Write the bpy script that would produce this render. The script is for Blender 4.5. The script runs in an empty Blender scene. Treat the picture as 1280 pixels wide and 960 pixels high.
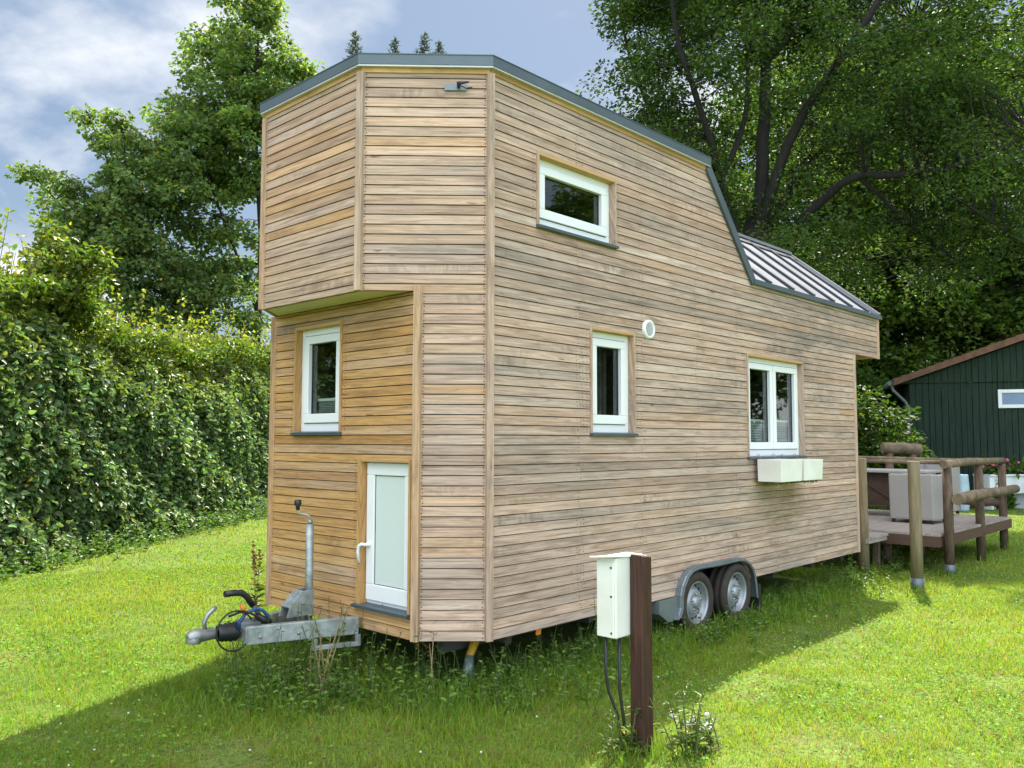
import bpy, math, random
import numpy as np
from mathutils import Vector, Matrix
random.seed(7); RNG = np.random.default_rng(11)
S = bpy.context.scene; COL = S.collection
R = math.radians

# ------------------------------------------------------------------ camera model
CAM = np.array([-3.9482, -3.9391, 1.673]); YAW = .7573; PIT = .0668; ROLL = .002; FPX = 1057.99
_fw = np.array([math.cos(YAW)*math.cos(PIT), math.sin(YAW)*math.cos(PIT), math.sin(PIT)])
_r = np.array([math.sin(YAW), -math.cos(YAW), 0.]); _u = np.cross(_r, _fw)
_r2 = math.cos(ROLL)*_r+math.sin(ROLL)*_u; _u2 = -math.sin(ROLL)*_r+math.cos(ROLL)*_u
FH = np.array([math.cos(YAW), math.sin(YAW), 0.]); RH = _r.copy()
def ray(u, v): return _fw+_r2*(u-640)/FPX-_u2*(v-480)/FPX
def at(u, v, D): return CAM+ray(u, v)*D
def gp(u, v, z=0.):
    d = ray(u, v); return CAM+d*(z-CAM[2])/d[2]
cam = bpy.data.cameras.new('camera'); co = bpy.data.objects.new('camera', cam); COL.objects.link(co)
cam.sensor_fit = 'HORIZONTAL'; cam.sensor_width = 36; cam.lens = 36*FPX/1280; cam.clip_end = 2000; cam.clip_start = .05
M = Matrix(((_r2[0], _u2[0], -_fw[0], CAM[0]), (_r2[1], _u2[1], -_fw[1], CAM[1]), (_r2[2], _u2[2], -_fw[2], CAM[2]), (0, 0, 0, 1)))
co.matrix_world = M; S.camera = co

# ------------------------------------------------------------------ materials
def newmat(name):
    m = bpy.data.materials.new(name); m.use_nodes = True
    nt = m.node_tree; b = nt.nodes['Principled BSDF']; return m, nt, b
def N(nt, t, **k):
    n = nt.nodes.new(t)
    for a, v in k.items():
        if a.startswith('i_'): n.inputs[a[2:].replace('_', ' ')].default_value = v
        else: setattr(n, a, v)
    return n
def ramp(nt, stops, fac=None):
    n = nt.nodes.new('ShaderNodeValToRGB'); e = n.color_ramp.elements
    while len(e) < len(stops): e.new(.5)
    for i, (p, c) in enumerate(stops): e[i].position = p; e[i].color = (*c, 1) if len(c) == 3 else c
    if fac is not None: nt.links.new(fac, n.inputs[0])
    return n
def mixc(nt, fac, a, b, mode='MIX'):
    n = nt.nodes.new('ShaderNodeMix'); n.data_type = 'RGBA'; n.blend_type = mode
    for s, v in ((0, fac), (6, a), (7, b)):
        if isinstance(v, bpy.types.NodeSocket): nt.links.new(v, n.inputs[s])
        else: n.inputs[s].default_value = v if s == 0 else (*v, 1) if len(v) == 3 else v
    return n.outputs[2]
def mathn(nt, op, a, b=None, c=None):
    n = nt.nodes.new('ShaderNodeMath'); n.operation = op
    for i, v in enumerate((a, b, c)):
        if v is None: continue
        if isinstance(v, bpy.types.NodeSocket): nt.links.new(v, n.inputs[i])
        else: n.inputs[i].default_value = v
    return n.outputs[0]
def noise(nt, vec, scale, detail=4, rough=.55, dist=0):
    n = nt.nodes.new('ShaderNodeTexNoise'); n.inputs['Scale'].default_value = scale
    n.inputs['Detail'].default_value = detail; n.inputs['Roughness'].default_value = rough; n.inputs['Distortion'].default_value = dist
    if vec is not None: nt.links.new(vec, n.inputs['Vector'])
    return n.outputs['Fac']
def mapping(nt, vec, scale=(1, 1, 1), loc=(0, 0, 0), rot=(0, 0, 0)):
    n = nt.nodes.new('ShaderNodeMapping'); n.inputs['Scale'].default_value = scale
    n.inputs['Location'].default_value = loc; n.inputs['Rotation'].default_value = rot
    nt.links.new(vec, n.inputs[0]); return n.outputs[0]
def simple(name, col, rough=.5, metal=0., var=.12, scale=6., bump=0., spec=.5, stretch=(1, 1, 1), col2=None, thr=(.35, .7)):
    m, nt, b = newmat(name)
    tc = N(nt, 'ShaderNodeTexCoord'); v = mapping(nt, tc.outputs['Object'], stretch)
    f = noise(nt, v, scale, 5, .6)
    if col2 is None: col2 = tuple(c*(1-var*2) for c in col)
    rp = ramp(nt, [(thr[0], col2), (thr[1], col)], f)
    nt.links.new(rp.outputs[0], b.inputs['Base Color'])
    b.inputs['Roughness'].default_value = rough; b.inputs['Metallic'].default_value = metal
    b.inputs['Specular IOR Level'].default_value = spec
    rr = mathn(nt, 'MULTIPLY_ADD', f, .25, rough-.12); nt.links.new(rr, b.inputs['Roughness'])
    if bump:
        bp = N(nt, 'ShaderNodeBump'); bp.inputs['Strength'].default_value = bump; bp.inputs['Distance'].default_value = .01
        f2 = noise(nt, v, scale*6, 4); nt.links.new(f2, bp.inputs['Height']); nt.links.new(bp.outputs[0], b.inputs['Normal'])
    return m

def wood_mat():
    m, nt, b = newmat('larch_boards')
    at_ = N(nt, 'ShaderNodeAttribute', attribute_name='bv'); sp = N(nt, 'ShaderNodeSeparateColor'); nt.links.new(at_.outputs['Color'], sp.inputs[0])
    tone, wea, seed = sp.outputs
    uv = N(nt, 'ShaderNodeUVMap'); uv.uv_map = 'UVMap'
    cx = N(nt, 'ShaderNodeCombineXYZ'); su = N(nt, 'ShaderNodeSeparateXYZ'); nt.links.new(uv.outputs[0], su.inputs[0])
    nt.links.new(mathn(nt, 'MULTIPLY_ADD', seed, 37., su.outputs[0]), cx.inputs[0]); nt.links.new(su.outputs[1], cx.inputs[1]); nt.links.new(mathn(nt, 'MULTIPLY', seed, 11.), cx.inputs[2])
    grain = noise(nt, mapping(nt, cx.outputs[0], (1.6, 95, 1)), 1.0, 5, .65, .6)
    fig = noise(nt, mapping(nt, cx.outputs[0], (.9, 26, 1)), 1.0, 3, .5, 1.5)
    knot = noise(nt, mapping(nt, cx.outputs[0], (4.5, 22, 1)), 1.0, 2, .5, .3)
    stain = noise(nt, mapping(nt, uv.outputs[0], (.55, 2.6, 1), (3.1, .4, 0)), 1.0, 6, .62, .4)
    stain2 = noise(nt, mapping(nt, uv.outputs[0], (2.2, 7., 1), (8.1, 2.4, 0)), 1.0, 6, .7, .5)
    streak = noise(nt, mapping(nt, cx.outputs[0], (1.1, 9, 1)), 1.0, 5, .6, .5)
    fresh = ramp(nt, [(0, (.34, .165, .06)), (.45, (.52, .30, .118)), (1, (.64, .415, .20))], mathn(nt, 'MULTIPLY_ADD', tone, .6, mathn(nt, 'MULTIPLY', fig, .45)))
    weath = ramp(nt, [(0, (.315, .225, .17)), (.5, (.50, .37, .292)), (1, (.65, .51, .415))], mathn(nt, 'MULTIPLY_ADD', tone, .62, mathn(nt, 'MULTIPLY', fig, .42)))
    wf = mathn(nt, 'ADD', wea, mathn(nt, 'MULTIPLY_ADD', stain, .7, -.35))
    wf2 = ramp(nt, [(.12, (0, 0, 0)), (.75, (1, 1, 1))], wf).outputs[0]
    c = mixc(nt, wf2, fresh.outputs[0], weath.outputs[0])
    # grey silvering where the rain reaches
    g1 = mathn(nt, 'MULTIPLY', ramp(nt, [(.48, (0, 0, 0)), (.74, (1, 1, 1))], stain).outputs[0], wea)
    c = mixc(nt, mathn(nt, 'MULTIPLY', g1, .85), c, (.25, .222, .195))
    px_ = mathn(nt, 'SUBTRACT', su.outputs[0], 4.9); pz_ = mathn(nt, 'SUBTRACT', su.outputs[1], 2.75); rr_ = mathn(nt, 'SQRT', mathn(nt, 'ADD', mathn(nt, 'MULTIPLY', px_, mathn(nt, 'MULTIPLY', px_, .55)), mathn(nt, 'MULTIPLY', mathn(nt, 'MULTIPLY', pz_, pz_), 3.2)))
    damp = mathn(nt, 'MULTIPLY', ramp(nt, [(.15, (1, 1, 1)), (.95, (0, 0, 0))], rr_).outputs[0], mathn(nt, 'MULTIPLY', ramp(nt, [(.36, (0, 0, 0)), (.6, (1, 1, 1))], stain2).outputs[0], wea))
    c = mixc(nt, mathn(nt, 'MULTIPLY', damp, .75), c, (.17, .155, .145))
    qx_ = mathn(nt, 'SUBTRACT', su.outputs[0], 4.15); qz_ = mathn(nt, 'SUBTRACT', su.outputs[1], 1.06); qq_ = mathn(nt, 'ADD', mathn(nt, 'MULTIPLY', qx_, mathn(nt, 'MULTIPLY', qx_, 2.2)), mathn(nt, 'MULTIPLY', mathn(nt, 'MULTIPLY', qz_, qz_), 9.))
    alg = mathn(nt, 'MULTIPLY', ramp(nt, [(.2, (1, 1, 1)), (1., (0, 0, 0))], qq_).outputs[0], mathn(nt, 'MULTIPLY', ramp(nt, [(.30, (0, 0, 0)), (.55, (1, 1, 1))], stain2).outputs[0], wea))
    c = mixc(nt, mathn(nt, 'MULTIPLY', alg, .55), c, (.20, .165, .062))   # algae below the dripping boxes   # rain-blackened boards over the double window
    rip = noise(nt, mapping(nt, cx.outputs[0], (17, 7, 1), (0, 0, 0), (0, 0, .5)), 1., 3, .6, .8); ripm = ramp(nt, [(.60, (0, 0, 0)), (.70, (1, 1, 1))], noise(nt, mapping(nt, cx.outputs[0], (.8, .6, 5)), 1., 2, .5)).outputs[0]
    c = mixc(nt, mathn(nt, 'MULTIPLY', ripm, mathn(nt, 'MULTIPLY', ramp(nt, [(.42, (0, 0, 0)), (.60, (1, 1, 1))], rip).outputs[0], .55)), c, (.19, .15, .12))
    d1 = mathn(nt, 'MULTIPLY', ramp(nt, [(.60, (0, 0, 0)), (.76, (1, 1, 1))], streak).outputs[0], mathn(nt, 'MULTIPLY_ADD', wea, .75, .12))
    c = mixc(nt, mathn(nt, 'MULTIPLY', d1, .8), c, (.12, .095, .075))
    gr = ramp(nt, [(.3, (.58, .54, .50)), (.60, (1.06, 1.06, 1.06))], grain).outputs[0]
    c = mixc(nt, .85, c, gr, 'MULTIPLY')
    pb = noise(nt, mapping(nt, cx.outputs[0], (2.4, 30, 3)), 1.0, 6, .68, 1.2)
    c = mixc(nt, .85, c, ramp(nt, [(.34, (.62, .59, .56)), (.56, (1.07, 1.07, 1.07))], pb).outputs[0], 'MULTIPLY')
    c = mixc(nt, mathn(nt, 'MULTIPLY', wea, .8), c, ramp(nt, [(0, (1.06, .97, .90)), (.5, (1., .98, .97)), (1, (.93, .98, 1.02))], mathn(nt, 'FRACT', mathn(nt, 'MULTIPLY', seed, 7.31))).outputs[0], 'MULTIPLY')
    kr = ramp(nt, [(.72, (1, 1, 1)), (.79, (.46, .36, .30))], knot).outputs[0]
    c = mixc(nt, 1., c, kr, 'MULTIPLY')
    nt.links.new(c, b.inputs['Base Color']); b.inputs['Roughness'].default_value = .72; b.inputs['Specular IOR Level'].default_value = .25
    bp = N(nt, 'ShaderNodeBump'); bp.inputs['Strength'].default_value = .35; bp.inputs['Distance'].default_value = .004
    nt.links.new(grain, bp.inputs['Height']); nt.links.new(bp.outputs[0], b.inputs['Normal'])
    return m
def leaf_mat(name, transl=.52, rough=.5, tint=(1.25, 1.3, .48), spec=.22):
    m, nt, b = newmat(name)
    a = N(nt, 'ShaderNodeAttribute', attribute_name='lv')
    nt.links.new(a.outputs['Color'], b.inputs['Base Color']); b.inputs['Roughness'].default_value = rough; b.inputs['Specular IOR Level'].default_value = spec
    tr = N(nt, 'ShaderNodeBsdfTranslucent'); c2 = mixc(nt, 1., a.outputs['Color'], tint, 'MULTIPLY'); nt.links.new(c2, tr.inputs[0])
    mx = N(nt, 'ShaderNodeMixShader'); mx.inputs[0].default_value = transl
    nt.links.new(b.outputs[0], mx.inputs[1]); nt.links.new(tr.outputs[0], mx.inputs[2])
    nt.links.new(mx.outputs[0], nt.nodes['Material Output'].inputs[0]); return m
def glass_mat():
    m, nt, b = newmat('window_glass')
    g = N(nt, 'ShaderNodeBsdfGlossy'); g.inputs['Roughness'].default_value = .02; g.inputs[0].default_value = (.9, .95, .95, 1)
    t = N(nt, 'ShaderNodeBsdfTransparent'); t.inputs[0].default_value = (.84, .88, .86, 1)
    f = N(nt, 'ShaderNodeLayerWeight'); f.inputs[0].default_value = .5; fac_ = mathn(nt, 'MULTIPLY_ADD', mathn(nt, 'POWER', f.outputs['Facing'], 3.), .55, .055)
    mx = N(nt, 'ShaderNodeMixShader'); nt.links.new(fac_, mx.inputs[0]); nt.links.new(t.outputs[0], mx.inputs[1]); nt.links.new(g.outputs[0], mx.inputs[2])
    nt.links.new(mx.outputs[0], nt.nodes['Material Output'].inputs[0]); return m
def bark_mat(name, c1, c2):
    m, nt, b = newmat(name); tc = N(nt, 'ShaderNodeTexCoord')
    f = noise(nt, mapping(nt, tc.outputs['Object'], (9, 9, 1.6)), 2., 6, .65, .5)
    nt.links.new(ramp(nt, [(.35, c1), (.7, c2)], f).outputs[0], b.inputs['Base Color']); b.inputs['Roughness'].default_value = .9
    bp = N(nt, 'ShaderNodeBump'); bp.inputs['Strength'].default_value = .8; bp.inputs['Distance'].default_value = .04
    nt.links.new(f, bp.inputs['Height']); nt.links.new(bp.outputs[0], b.inputs['Normal']); return m
def ground_mat():
    m, nt, b = newmat('lawn_soil'); tc = N(nt, 'ShaderNodeTexCoord'); o = tc.outputs['Object']
    f = noise(nt, o, .6, 6, .6); f2 = noise(nt, o, 28., 5, .7); f3 = noise(nt, o, 3., 4, .6)
    c = ramp(nt, [(.35, (.09, .15, .03)), (.55, (.15, .22, .04)), (.75, (.20, .24, .06))], f).outputs[0]
    c = mixc(nt, ramp(nt, [(.45, (0, 0, 0)), (.7, (1, 1, 1))], f2).outputs[0], c, (.05, .055, .02))
    c = mixc(nt, ramp(nt, [(.56, (0, 0, 0)), (.68, (.85, .85, .85))], f3).outputs[0], c, (.14, .12, .06))
    nt.links.new(c, b.inputs['Base Color']); b.inputs['Roughness'].default_value = .95; b.inputs['Specular IOR Level'].default_value = .1
    bp = N(nt, 'ShaderNodeBump'); bp.inputs['Strength'].default_value = .7; bp.inputs['Distance'].default_value = .03
    nt.links.new(f2, bp.inputs['Height']); nt.links.new(bp.outputs[0], b.inputs['Normal']); return m

MT = dict(
    wood=wood_mat(), backing=simple('dark_membrane', (.035, .03, .025), .9, var=.2),
    soffit=simple('pale_soffit_boards', (.64, .60, .44), .7, 0, .06, 3.), zinc=simple('grey_fascia_metal', (.10, .132, .15), .42, .35, .1, 3.), alu=simple('pale_metal_strip', (.55, .56, .56), .4, .3, .06, 4.),
    roofmet=simple('pale_roof_metal', (.25, .26, .285), .42, .3, .05, 2.), seam=simple('dark_roof_seam', (.035, .04, .055), .5, .2, .1, 4.),
    pvc=simple('white_window_plastic', (.80, .82, .84), .32, 0, .02, 5., spec=.5), gasket_gap_shade=simple('black_rubber_gap_shade', (.02, .02, .022), .65, 0, .1, 8.),
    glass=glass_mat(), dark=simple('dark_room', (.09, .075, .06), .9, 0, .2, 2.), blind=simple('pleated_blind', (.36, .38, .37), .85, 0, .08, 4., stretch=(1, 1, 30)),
    curtain=simple('dark_curtain', (.13, .12, .11), .9, 0, .3, 3.), panel=simple('pale_door_panel', (.60, .67, .65), .3, 0, .006, 2.),
    galv=simple('galvanised_steel', (.42, .46, .455), .5, .5, .12, 14., .12, col2=(.22, .245, .24)), steel=simple('dull_steel', (.34, .35, .35), .42, .7, .15, 12.),
    dsteel=simple('dark_chassis_steel', (.07, .07, .068), .7, .2, .2, 5.), blackp=simple('black_plastic', (.018, .018, .02), .45, 0, .1, 10.),
    tyre=simple('tyre_rubber', (.028, .025, .023), .8, 0, .25, 14., .1, spec=.3, col2=(.05, .04, .032)), rim=simple('silver_rim', (.33, .35, .38), .38, .45, .06, 12.),
    fender=simple('galvanised_fender', (.20, .235, .25), .45, .4, .12, 5., .03), blue=simple('blue_cable_sheath', (.02, .07, .22), .4), orange=simple('orange_plastic', (.75, .22, .02), .45),
    yellow=simple('yellow_steel', (.62, .36, .03), .5, 0, .2, 10.), screw=simple('screw_head', (.09, .075, .06), .6, .3),
    post_red=simple('brown_stained_post', (.085, .036, .025), .62, 0, .22, 5., .3, spec=.3, stretch=(14, 14, .8), col2=(.03, .014, .011)),
    boxwhite=simple('cream_white_metal', (.84, .835, .82), .4, 0, .04, 3., col2=(.70, .69, .63)), moss=simple('green_algae', (.20, .22, .05), .9, 0, .3, 20.),
    post_wood=simple('weathered_round_timber', (.27, .215, .14), .85, 0, .25, 3., .3, spec=.2, stretch=(12, 12, 1), col2=(.15, .125, .075)),
    log=simple('grey_brown_log', (.17, .12, .085), .85, 0, .3, 4., .4, spec=.2, stretch=(6, 6, 1.5), col2=(.07, .05, .037)),
    log_bark=simple('mossy_log', (.25, .19, .13), .88, 0, .3, 7., .5, spec=.2, col2=(.10, .075, .05)), sleeve=simple('blue_grey_post_shoe', (.13, .165, .185), .5, .4),
    deck=simple('silvered_deck_boards', (.43, .37, .33), .8, 0, .2, 3., .1, stretch=(1, 16, 1)), deck_edge=simple('brown_deck_edge', (.115, .062, .04), .7, 0, .2, 4., stretch=(1, 1, 8)),
    wicker=simple('grey_wicker', (.42, .40, .385), .7, 0, .10, 60., .5, stretch=(1, 1, 2)), mat=simple('dark_door_mat', (.05, .055, .065), .95, 0, .3, 30.),
    tablew=simple('brown_slats', (.085, .055, .035), .7, 0, .2, 8.), green=simple('dark_green_boards', (.030, .052, .037), .75, 0, .25, 2.5, .1, spec=.2, stretch=(10, 10, .8), col2=(.014, .026, .02)),
    tile=simple('brown_roof_tiles', (.22, .11, .068), .85, 0, .25, 5., .2, col2=(.12, .062, .042)), pipe=simple('grey_drainpipe', (.15, .17, .17), .5, .3),
    sky_pane=simple('shed_pane', (.16, .25, .42), .15, 0, .1, 2.), whitep=simple('white_planter', (.72, .75, .80), .5, 0, .06, 2.), barrel=simple('pale_blue_barrel', (.42, .55, .66), .45),
    pink=simple('pink_petals', (.62, .10, .22), .6), ground=ground_mat(), oakbark=bark_mat('oak_bark', (.007, .006, .005), (.022, .018, .015)),
    graybark=bark_mat('grey_bark', (.05, .045, .035), (.13, .115, .095)), stalk=simple('dry_stalk', (.30, .24, .12), .8), stalk_g=simple('green_stalk', (.09, .13, .03), .7),
    rust=simple('rusty_seeds', (.22, .10, .03), .8), petal=simple('white_petals', (.75, .75, .70), .7),
    leaf=leaf_mat('tree_leaves'), hleaf=leaf_mat('hedge_leaves', .38, .42, (1.3, 1.35, .5), .32), grass=leaf_mat('grass_blades', .46, .6, (1.3, 1.25, .45), .12), needle=leaf_mat('conifer_needles', .3, .6),
)

# ------------------------------------------------------------------ mesh helper
class MB:
    def __init__(s): s.v = []; s.f = []; s.mi = []; s.sm = []; s.bv = []; s.uv = []
    def quad(s, pts, mi=0, bv=(0, 0, 0), uv=None, smooth=False):
        b = len(s.v); s.v += [tuple(p) for p in pts]; s.f.append(tuple(range(b, b+len(pts)))); s.mi.append(mi); s.sm.append(smooth)
        s.bv += [bv]*len(pts); s.uv += (uv or [(0, 0)]*len(pts))
    def hexa(s, P, mi=0, bv=(0, 0, 0), uvs=None):   # P: bottom 4 (ccw) then top 4
        b = len(s.v); s.v += [tuple(p) for p in P]; s.bv += [bv]*8; s.uv += (uvs or [(0, 0)]*8)
        for f in ((0, 3, 2, 1), (4, 5, 6, 7), (0, 1, 5, 4), (1, 2, 6, 5), (2, 3, 7, 6), (3, 0, 4, 7)):
            s.f.append(tuple(b+i for i in f)); s.mi.append(mi); s.sm.append(False)
    def box(s, c, d, rz=0., mi=0, R3=None):
        cx, cy, cz = c; hx, hy, hz = d[0]/2, d[1]/2, d[2]/2
        Q = [(-hx, -hy, -hz), (hx, -hy, -hz), (hx, hy, -hz), (-hx, hy, -hz), (-hx, -hy, hz), (hx, -hy, hz), (hx, hy, hz), (-hx, hy, hz)]
        m = R3 if R3 is not None else Matrix.Rotation(rz, 3, 'Z')
        s.hexa([tuple(m @ Vector(q)+Vector(c)) for q in Q], mi)
    def bar(s, a, b, w, h, mi=0, up=(0, 0, 1)):     # rectangular bar from a to b
        a = Vector(a); b = Vector(b); d = (b-a).normalized(); up = Vector(up)
        r = d.cross(up); r = r.normalized() if r.length > 1e-5 else Vector((1, 0, 0)); u = r.cross(d)
        P = []
        for e in (a, b): P += [e-r*w/2-u*h/2, e+r*w/2-u*h/2, e+r*w/2+u*h/2, e-r*w/2+u*h/2]
        s.hexa(P, mi)
    def tube(s, pts, rad, n=8, mi=0, cap=True, smooth=True):
        pts = [Vector(p) for p in pts]; rad = [rad]*len(pts) if not hasattr(rad, '__len__') else rad
        b = len(s.v); prev = None
        for i, p in enumerate(pts):
            d = (pts[min(i+1, len(pts)-1)]-pts[max(i-1, 0)])
            d = d.normalized() if d.length > 1e-9 else Vector((0, 0, 1))
            if prev is None:
                a = Vector((0, 0, 1)) if abs(d.z) < .9 else Vector((1, 0, 0)); prev = d.cross(a).normalized()
            x = (prev-d*prev.dot(d)).normalized(); y = d.cross(x); prev = x
            for k in range(n):
                t = 2*math.pi*k/n; s.v.append(tuple(p+(x*math.cos(t)+y*math.sin(t))*rad[i])); s.bv.append((0, 0, 0)); s.uv.append((k/n, i))
        for i in range(len(pts)-1):
            for k in range(n):
                s.f.append((b+i*n+k, b+i*n+(k+1) % n, b+(i+1)*n+(k+1) % n, b+(i+1)*n+k)); s.mi.append(mi); s.sm.append(smooth)
        if cap:
            s.f.append(tuple(b+k for k in range(n))[::-1]); s.mi.append(mi); s.sm.append(False)
            e = b+(len(pts)-1)*n; s.f.append(tuple(e+k for k in range(n))); s.mi.append(mi); s.sm.append(False)
    def lathe(s, prof, n, o, ax, mi=0, smooth=True):   # prof: (radius, along)
        ax = Vector(ax).normalized(); a = Vector((0, 0, 1)) if abs(ax.z) < .9 else Vector((1, 0, 0)); x = ax.cross(a).normalized(); y = ax.cross(x); o = Vector(o)
        b = len(s.v)
        for r_, l in prof:
            for k in range(n):
                t = 2*math.pi*k/n; s.v.append(tuple(o+ax*l+(x*math.cos(t)+y*math.sin(t))*r_)); s.bv.append((0, 0, 0)); s.uv.append((0, 0))
        for i in range(len(prof)-1):
            for k in range(n):
                s.f.append((b+i*n+k, b+i*n+(k+1) % n, b+(i+1)*n+(k+1) % n, b+(i+1)*n+k)); s.mi.append(mi); s.sm.append(smooth)
    def prism(s, poly, ax, t, mi=0):   # poly: list of 3d pts, extruded by vector ax*t
        a = Vector(ax)*t; n = len(poly); P = [Vector(p) for p in poly]; Q = [p+a for p in P]
        s.quad(P[::-1], mi); s.quad(Q, mi)
        for i in range(n): j = (i+1) % n; s.quad([P[i], P[j], Q[j], Q[i]], mi)
    def build(s, name, mats, parent=None, bevel=0., recalc=True):
        me = bpy.data.meshes.new(name); me.from_pydata(s.v, [], s.f); mats = mats if isinstance(mats, (list, tuple)) else [mats]
        for m in mats: me.materials.append(MT[m] if isinstance(m, str) else m)
        me.polygons.foreach_set('material_index', s.mi); me.polygons.foreach_set('use_smooth', s.sm)
        if any(b != (0, 0, 0) for b in s.bv):
            ca = me.attributes.new('bv', 'FLOAT_COLOR', 'POINT'); ca.data.foreach_set('color', np.array([(*b, 1) for b in s.bv], np.float32).ravel())
            u = me.uv_layers.new(name='UVMap'); li = np.zeros(len(me.loops), np.int32); me.loops.foreach_get('vertex_index', li)
            u.data.foreach_set('uv', np.array(s.uv, np.float32)[li].ravel())
        if recalc:
            import bmesh
            bm = bmesh.new(); bm.from_mesh(me); bmesh.ops.recalc_face_normals(bm, faces=bm.faces); bm.to_mesh(me); bm.free()
        o = bpy.data.objects.new(name, me); COL.objects.link(o)
        if parent is not None: o.parent = parent; o.matrix_parent_inverse = Matrix.Translation(-pw(parent))
        if bevel:
            md = o.modifiers.new('bevel', 'BEVEL'); md.width = bevel; md.segments = 2; md.limit_method = 'ANGLE'; md.angle_limit = R(40)
        return o
def pw(o):
    return Vector(o.location) if o.type == 'EMPTY' else Vector((0, 0, 0))
# children are modelled in world coordinates; every parent sits at its own location with no rotation
def empty(name, loc, label, cat, group=None, kind=None):
    o = bpy.data.objects.new(name, None); COL.objects.link(o); o.location = loc; o.empty_display_size = .1
    tag(o, label, cat, group, kind); return o
def tag(o, label=None, cat=None, group=None, kind=None):
    if label: o['label'] = label
    if cat: o['category'] = cat
    if group: o['group'] = group
    if kind: o['kind'] = kind
    return o
def raw_mesh(name, V, F, mat, col=None, parent=None, smooth=False):
    me = bpy.data.meshes.new(name); nv = len(V); nf, k = F.shape
    me.vertices.add(nv); me.vertices.foreach_set('co', V.astype(np.float32).ravel())
    me.loops.add(nf*k); me.loops.foreach_set('vertex_index', F.astype(np.int32).ravel())
    me.polygons.add(nf); me.polygons.foreach_set('loop_start', np.arange(0, nf*k, k, dtype=np.int32)); me.polygons.foreach_set('loop_total', np.full(nf, k, np.int32))
    if smooth: me.polygons.foreach_set('use_smooth', np.ones(nf, bool))
    me.materials.append(MT[mat]); me.update(calc_edges=True)
    if col is not None:
        a = me.attributes.new('lv', 'FLOAT_COLOR', 'POINT'); c4 = np.ones((nv, 4), np.float32); c4[:, :3] = col; a.data.foreach_set('color', c4.ravel())
    o = bpy.data.objects.new(name, me); COL.objects.link(o)
    if parent is not None: o.parent = parent; o.matrix_parent_inverse = Matrix.Translation(-pw(parent))
    return o
def unit(a): return a/np.maximum(np.linalg.norm(a, axis=-1, keepdims=True), 1e-9)
def leaf_arrays(P, axis, nrm, L, W, fold=.25, six=False):
    """pointed leaves: P base points, axis direction, nrm normals; returns verts, quads"""
    axis = unit(axis); side = unit(np.cross(axis, nrm)); nn = np.cross(side, axis); L = np.asarray(L)[:, None]; W = np.asarray(W)[:, None]
    up = nn*W*fold
    if six:
        v = np.stack([P, P+axis*L*.3+side*W*.5+up, P+axis*L*.68+side*W*.4+up, P+axis*L-nn*L*.12, P+axis*L*.68-side*W*.4+up, P+axis*L*.3-side*W*.5+up], 1)
        q = np.array([[0, 1, 2, 3], [0, 3, 4, 5]])
    else:
        v = np.stack([P, P+axis*L*.45+side*W*.5+up, P+axis*L, P+axis*L*.45-side*W*.5+up], 1); q = np.array([[0, 1, 2], [0, 2, 3]])
    n = v.shape[1]; F = (np.arange(len(P))[:, None, None]*n+q[None]).reshape(-1, q.shape[1])
    return v.reshape(-1, 3), F, n
def leaf_cols(n, k, base, var=.25, yellow=.0, rng=RNG):
    c = np.array(base)[None]*(1+rng.normal(0, var, (n, 1)))
    c[:, 0] *= 1+rng.normal(0, .15, n); y = rng.random(n) < yellow
    c[y] = c[y]*np.array([2.2, 1.5, .9])
    return np.repeat(np.clip(c, .004, .8), k, 0)

# ------------------------------------------------------------------ world, sun
SUN = unit(np.array([.607, .257, 1.])); EL = math.asin(SUN[2]); AZ = math.atan2(SUN[0], SUN[1])
W_ = bpy.data.worlds.new('World'); S.world = W_; W_.use_nodes = True; nt = W_.node_tree; bg = nt.nodes['Background']
sky = N(nt, 'ShaderNodeTexSky', sky_type='NISHITA', sun_disc=False, sun_elevation=EL, sun_rotation=AZ, air_density=1.2, dust_density=1.5, ozone_density=1.)
tc = N(nt, 'ShaderNodeTexCoord'); sx = N(nt, 'ShaderNodeSeparateXYZ'); nt.links.new(tc.outputs['Generated'], sx.inputs[0])
dz = mathn(nt, 'ADD', mathn(nt, 'MAXIMUM', sx.outputs[2], 0.), .28); cb = N(nt, 'ShaderNodeCombineXYZ')
nt.links.new(mathn(nt, 'DIVIDE', sx.outputs[0], dz), cb.inputs[0]); nt.links.new(mathn(nt, 'DIVIDE', sx.outputs[1], dz), cb.inputs[1])
cm = mapping(nt, cb.outputs[0], (1, 1, 1), (7.1, 3.6, 1.48))
cf = noise(nt, cm, 1.05, 8, .56, .25); cf2 = noise(nt, mapping(nt, cb.outputs[0], (1, 1, 1), (4.3, 2.2, 3)), 2.6, 6, .6)
cmask = ramp(nt, [(.47, (0, 0, 0)), (.61, (1, 1, 1))], cf).outputs[0]
ccol = ramp(nt, [(.34, (1.6, 2.0, 2.7)), (.54, (4.8, 4.85, 4.9))], mathn(nt, 'MULTIPLY_ADD', cf2, .55, mathn(nt, 'MULTIPLY', cf, .45))).outputs[0]
skyc = mixc(nt, .8, sky.outputs[0], (.90, 1.26, 1.82))
opp = mathn(nt, 'ADD', mathn(nt, 'MULTIPLY', sx.outputs[0], -FH[0]), mathn(nt, 'MULTIPLY', sx.outputs[1], -FH[1]))
bright = ramp(nt, [(.0, (1, 1, 1)), (.5, (4.2, 4.1, 3.95))], opp).outputs[0]   # sky behind the camera brightened as added fill for the shaded walls
nt.links.new(mixc(nt, 1., mixc(nt, cmask, skyc, ccol), bright, 'MULTIPLY'), bg.inputs[0]); bg.inputs[1].default_value = .085
sl = bpy.data.lights.new('sun', 'SUN'); sl.energy = 4.4; sl.angle = R(.6); sl.color = (1, .94, .84)
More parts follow.
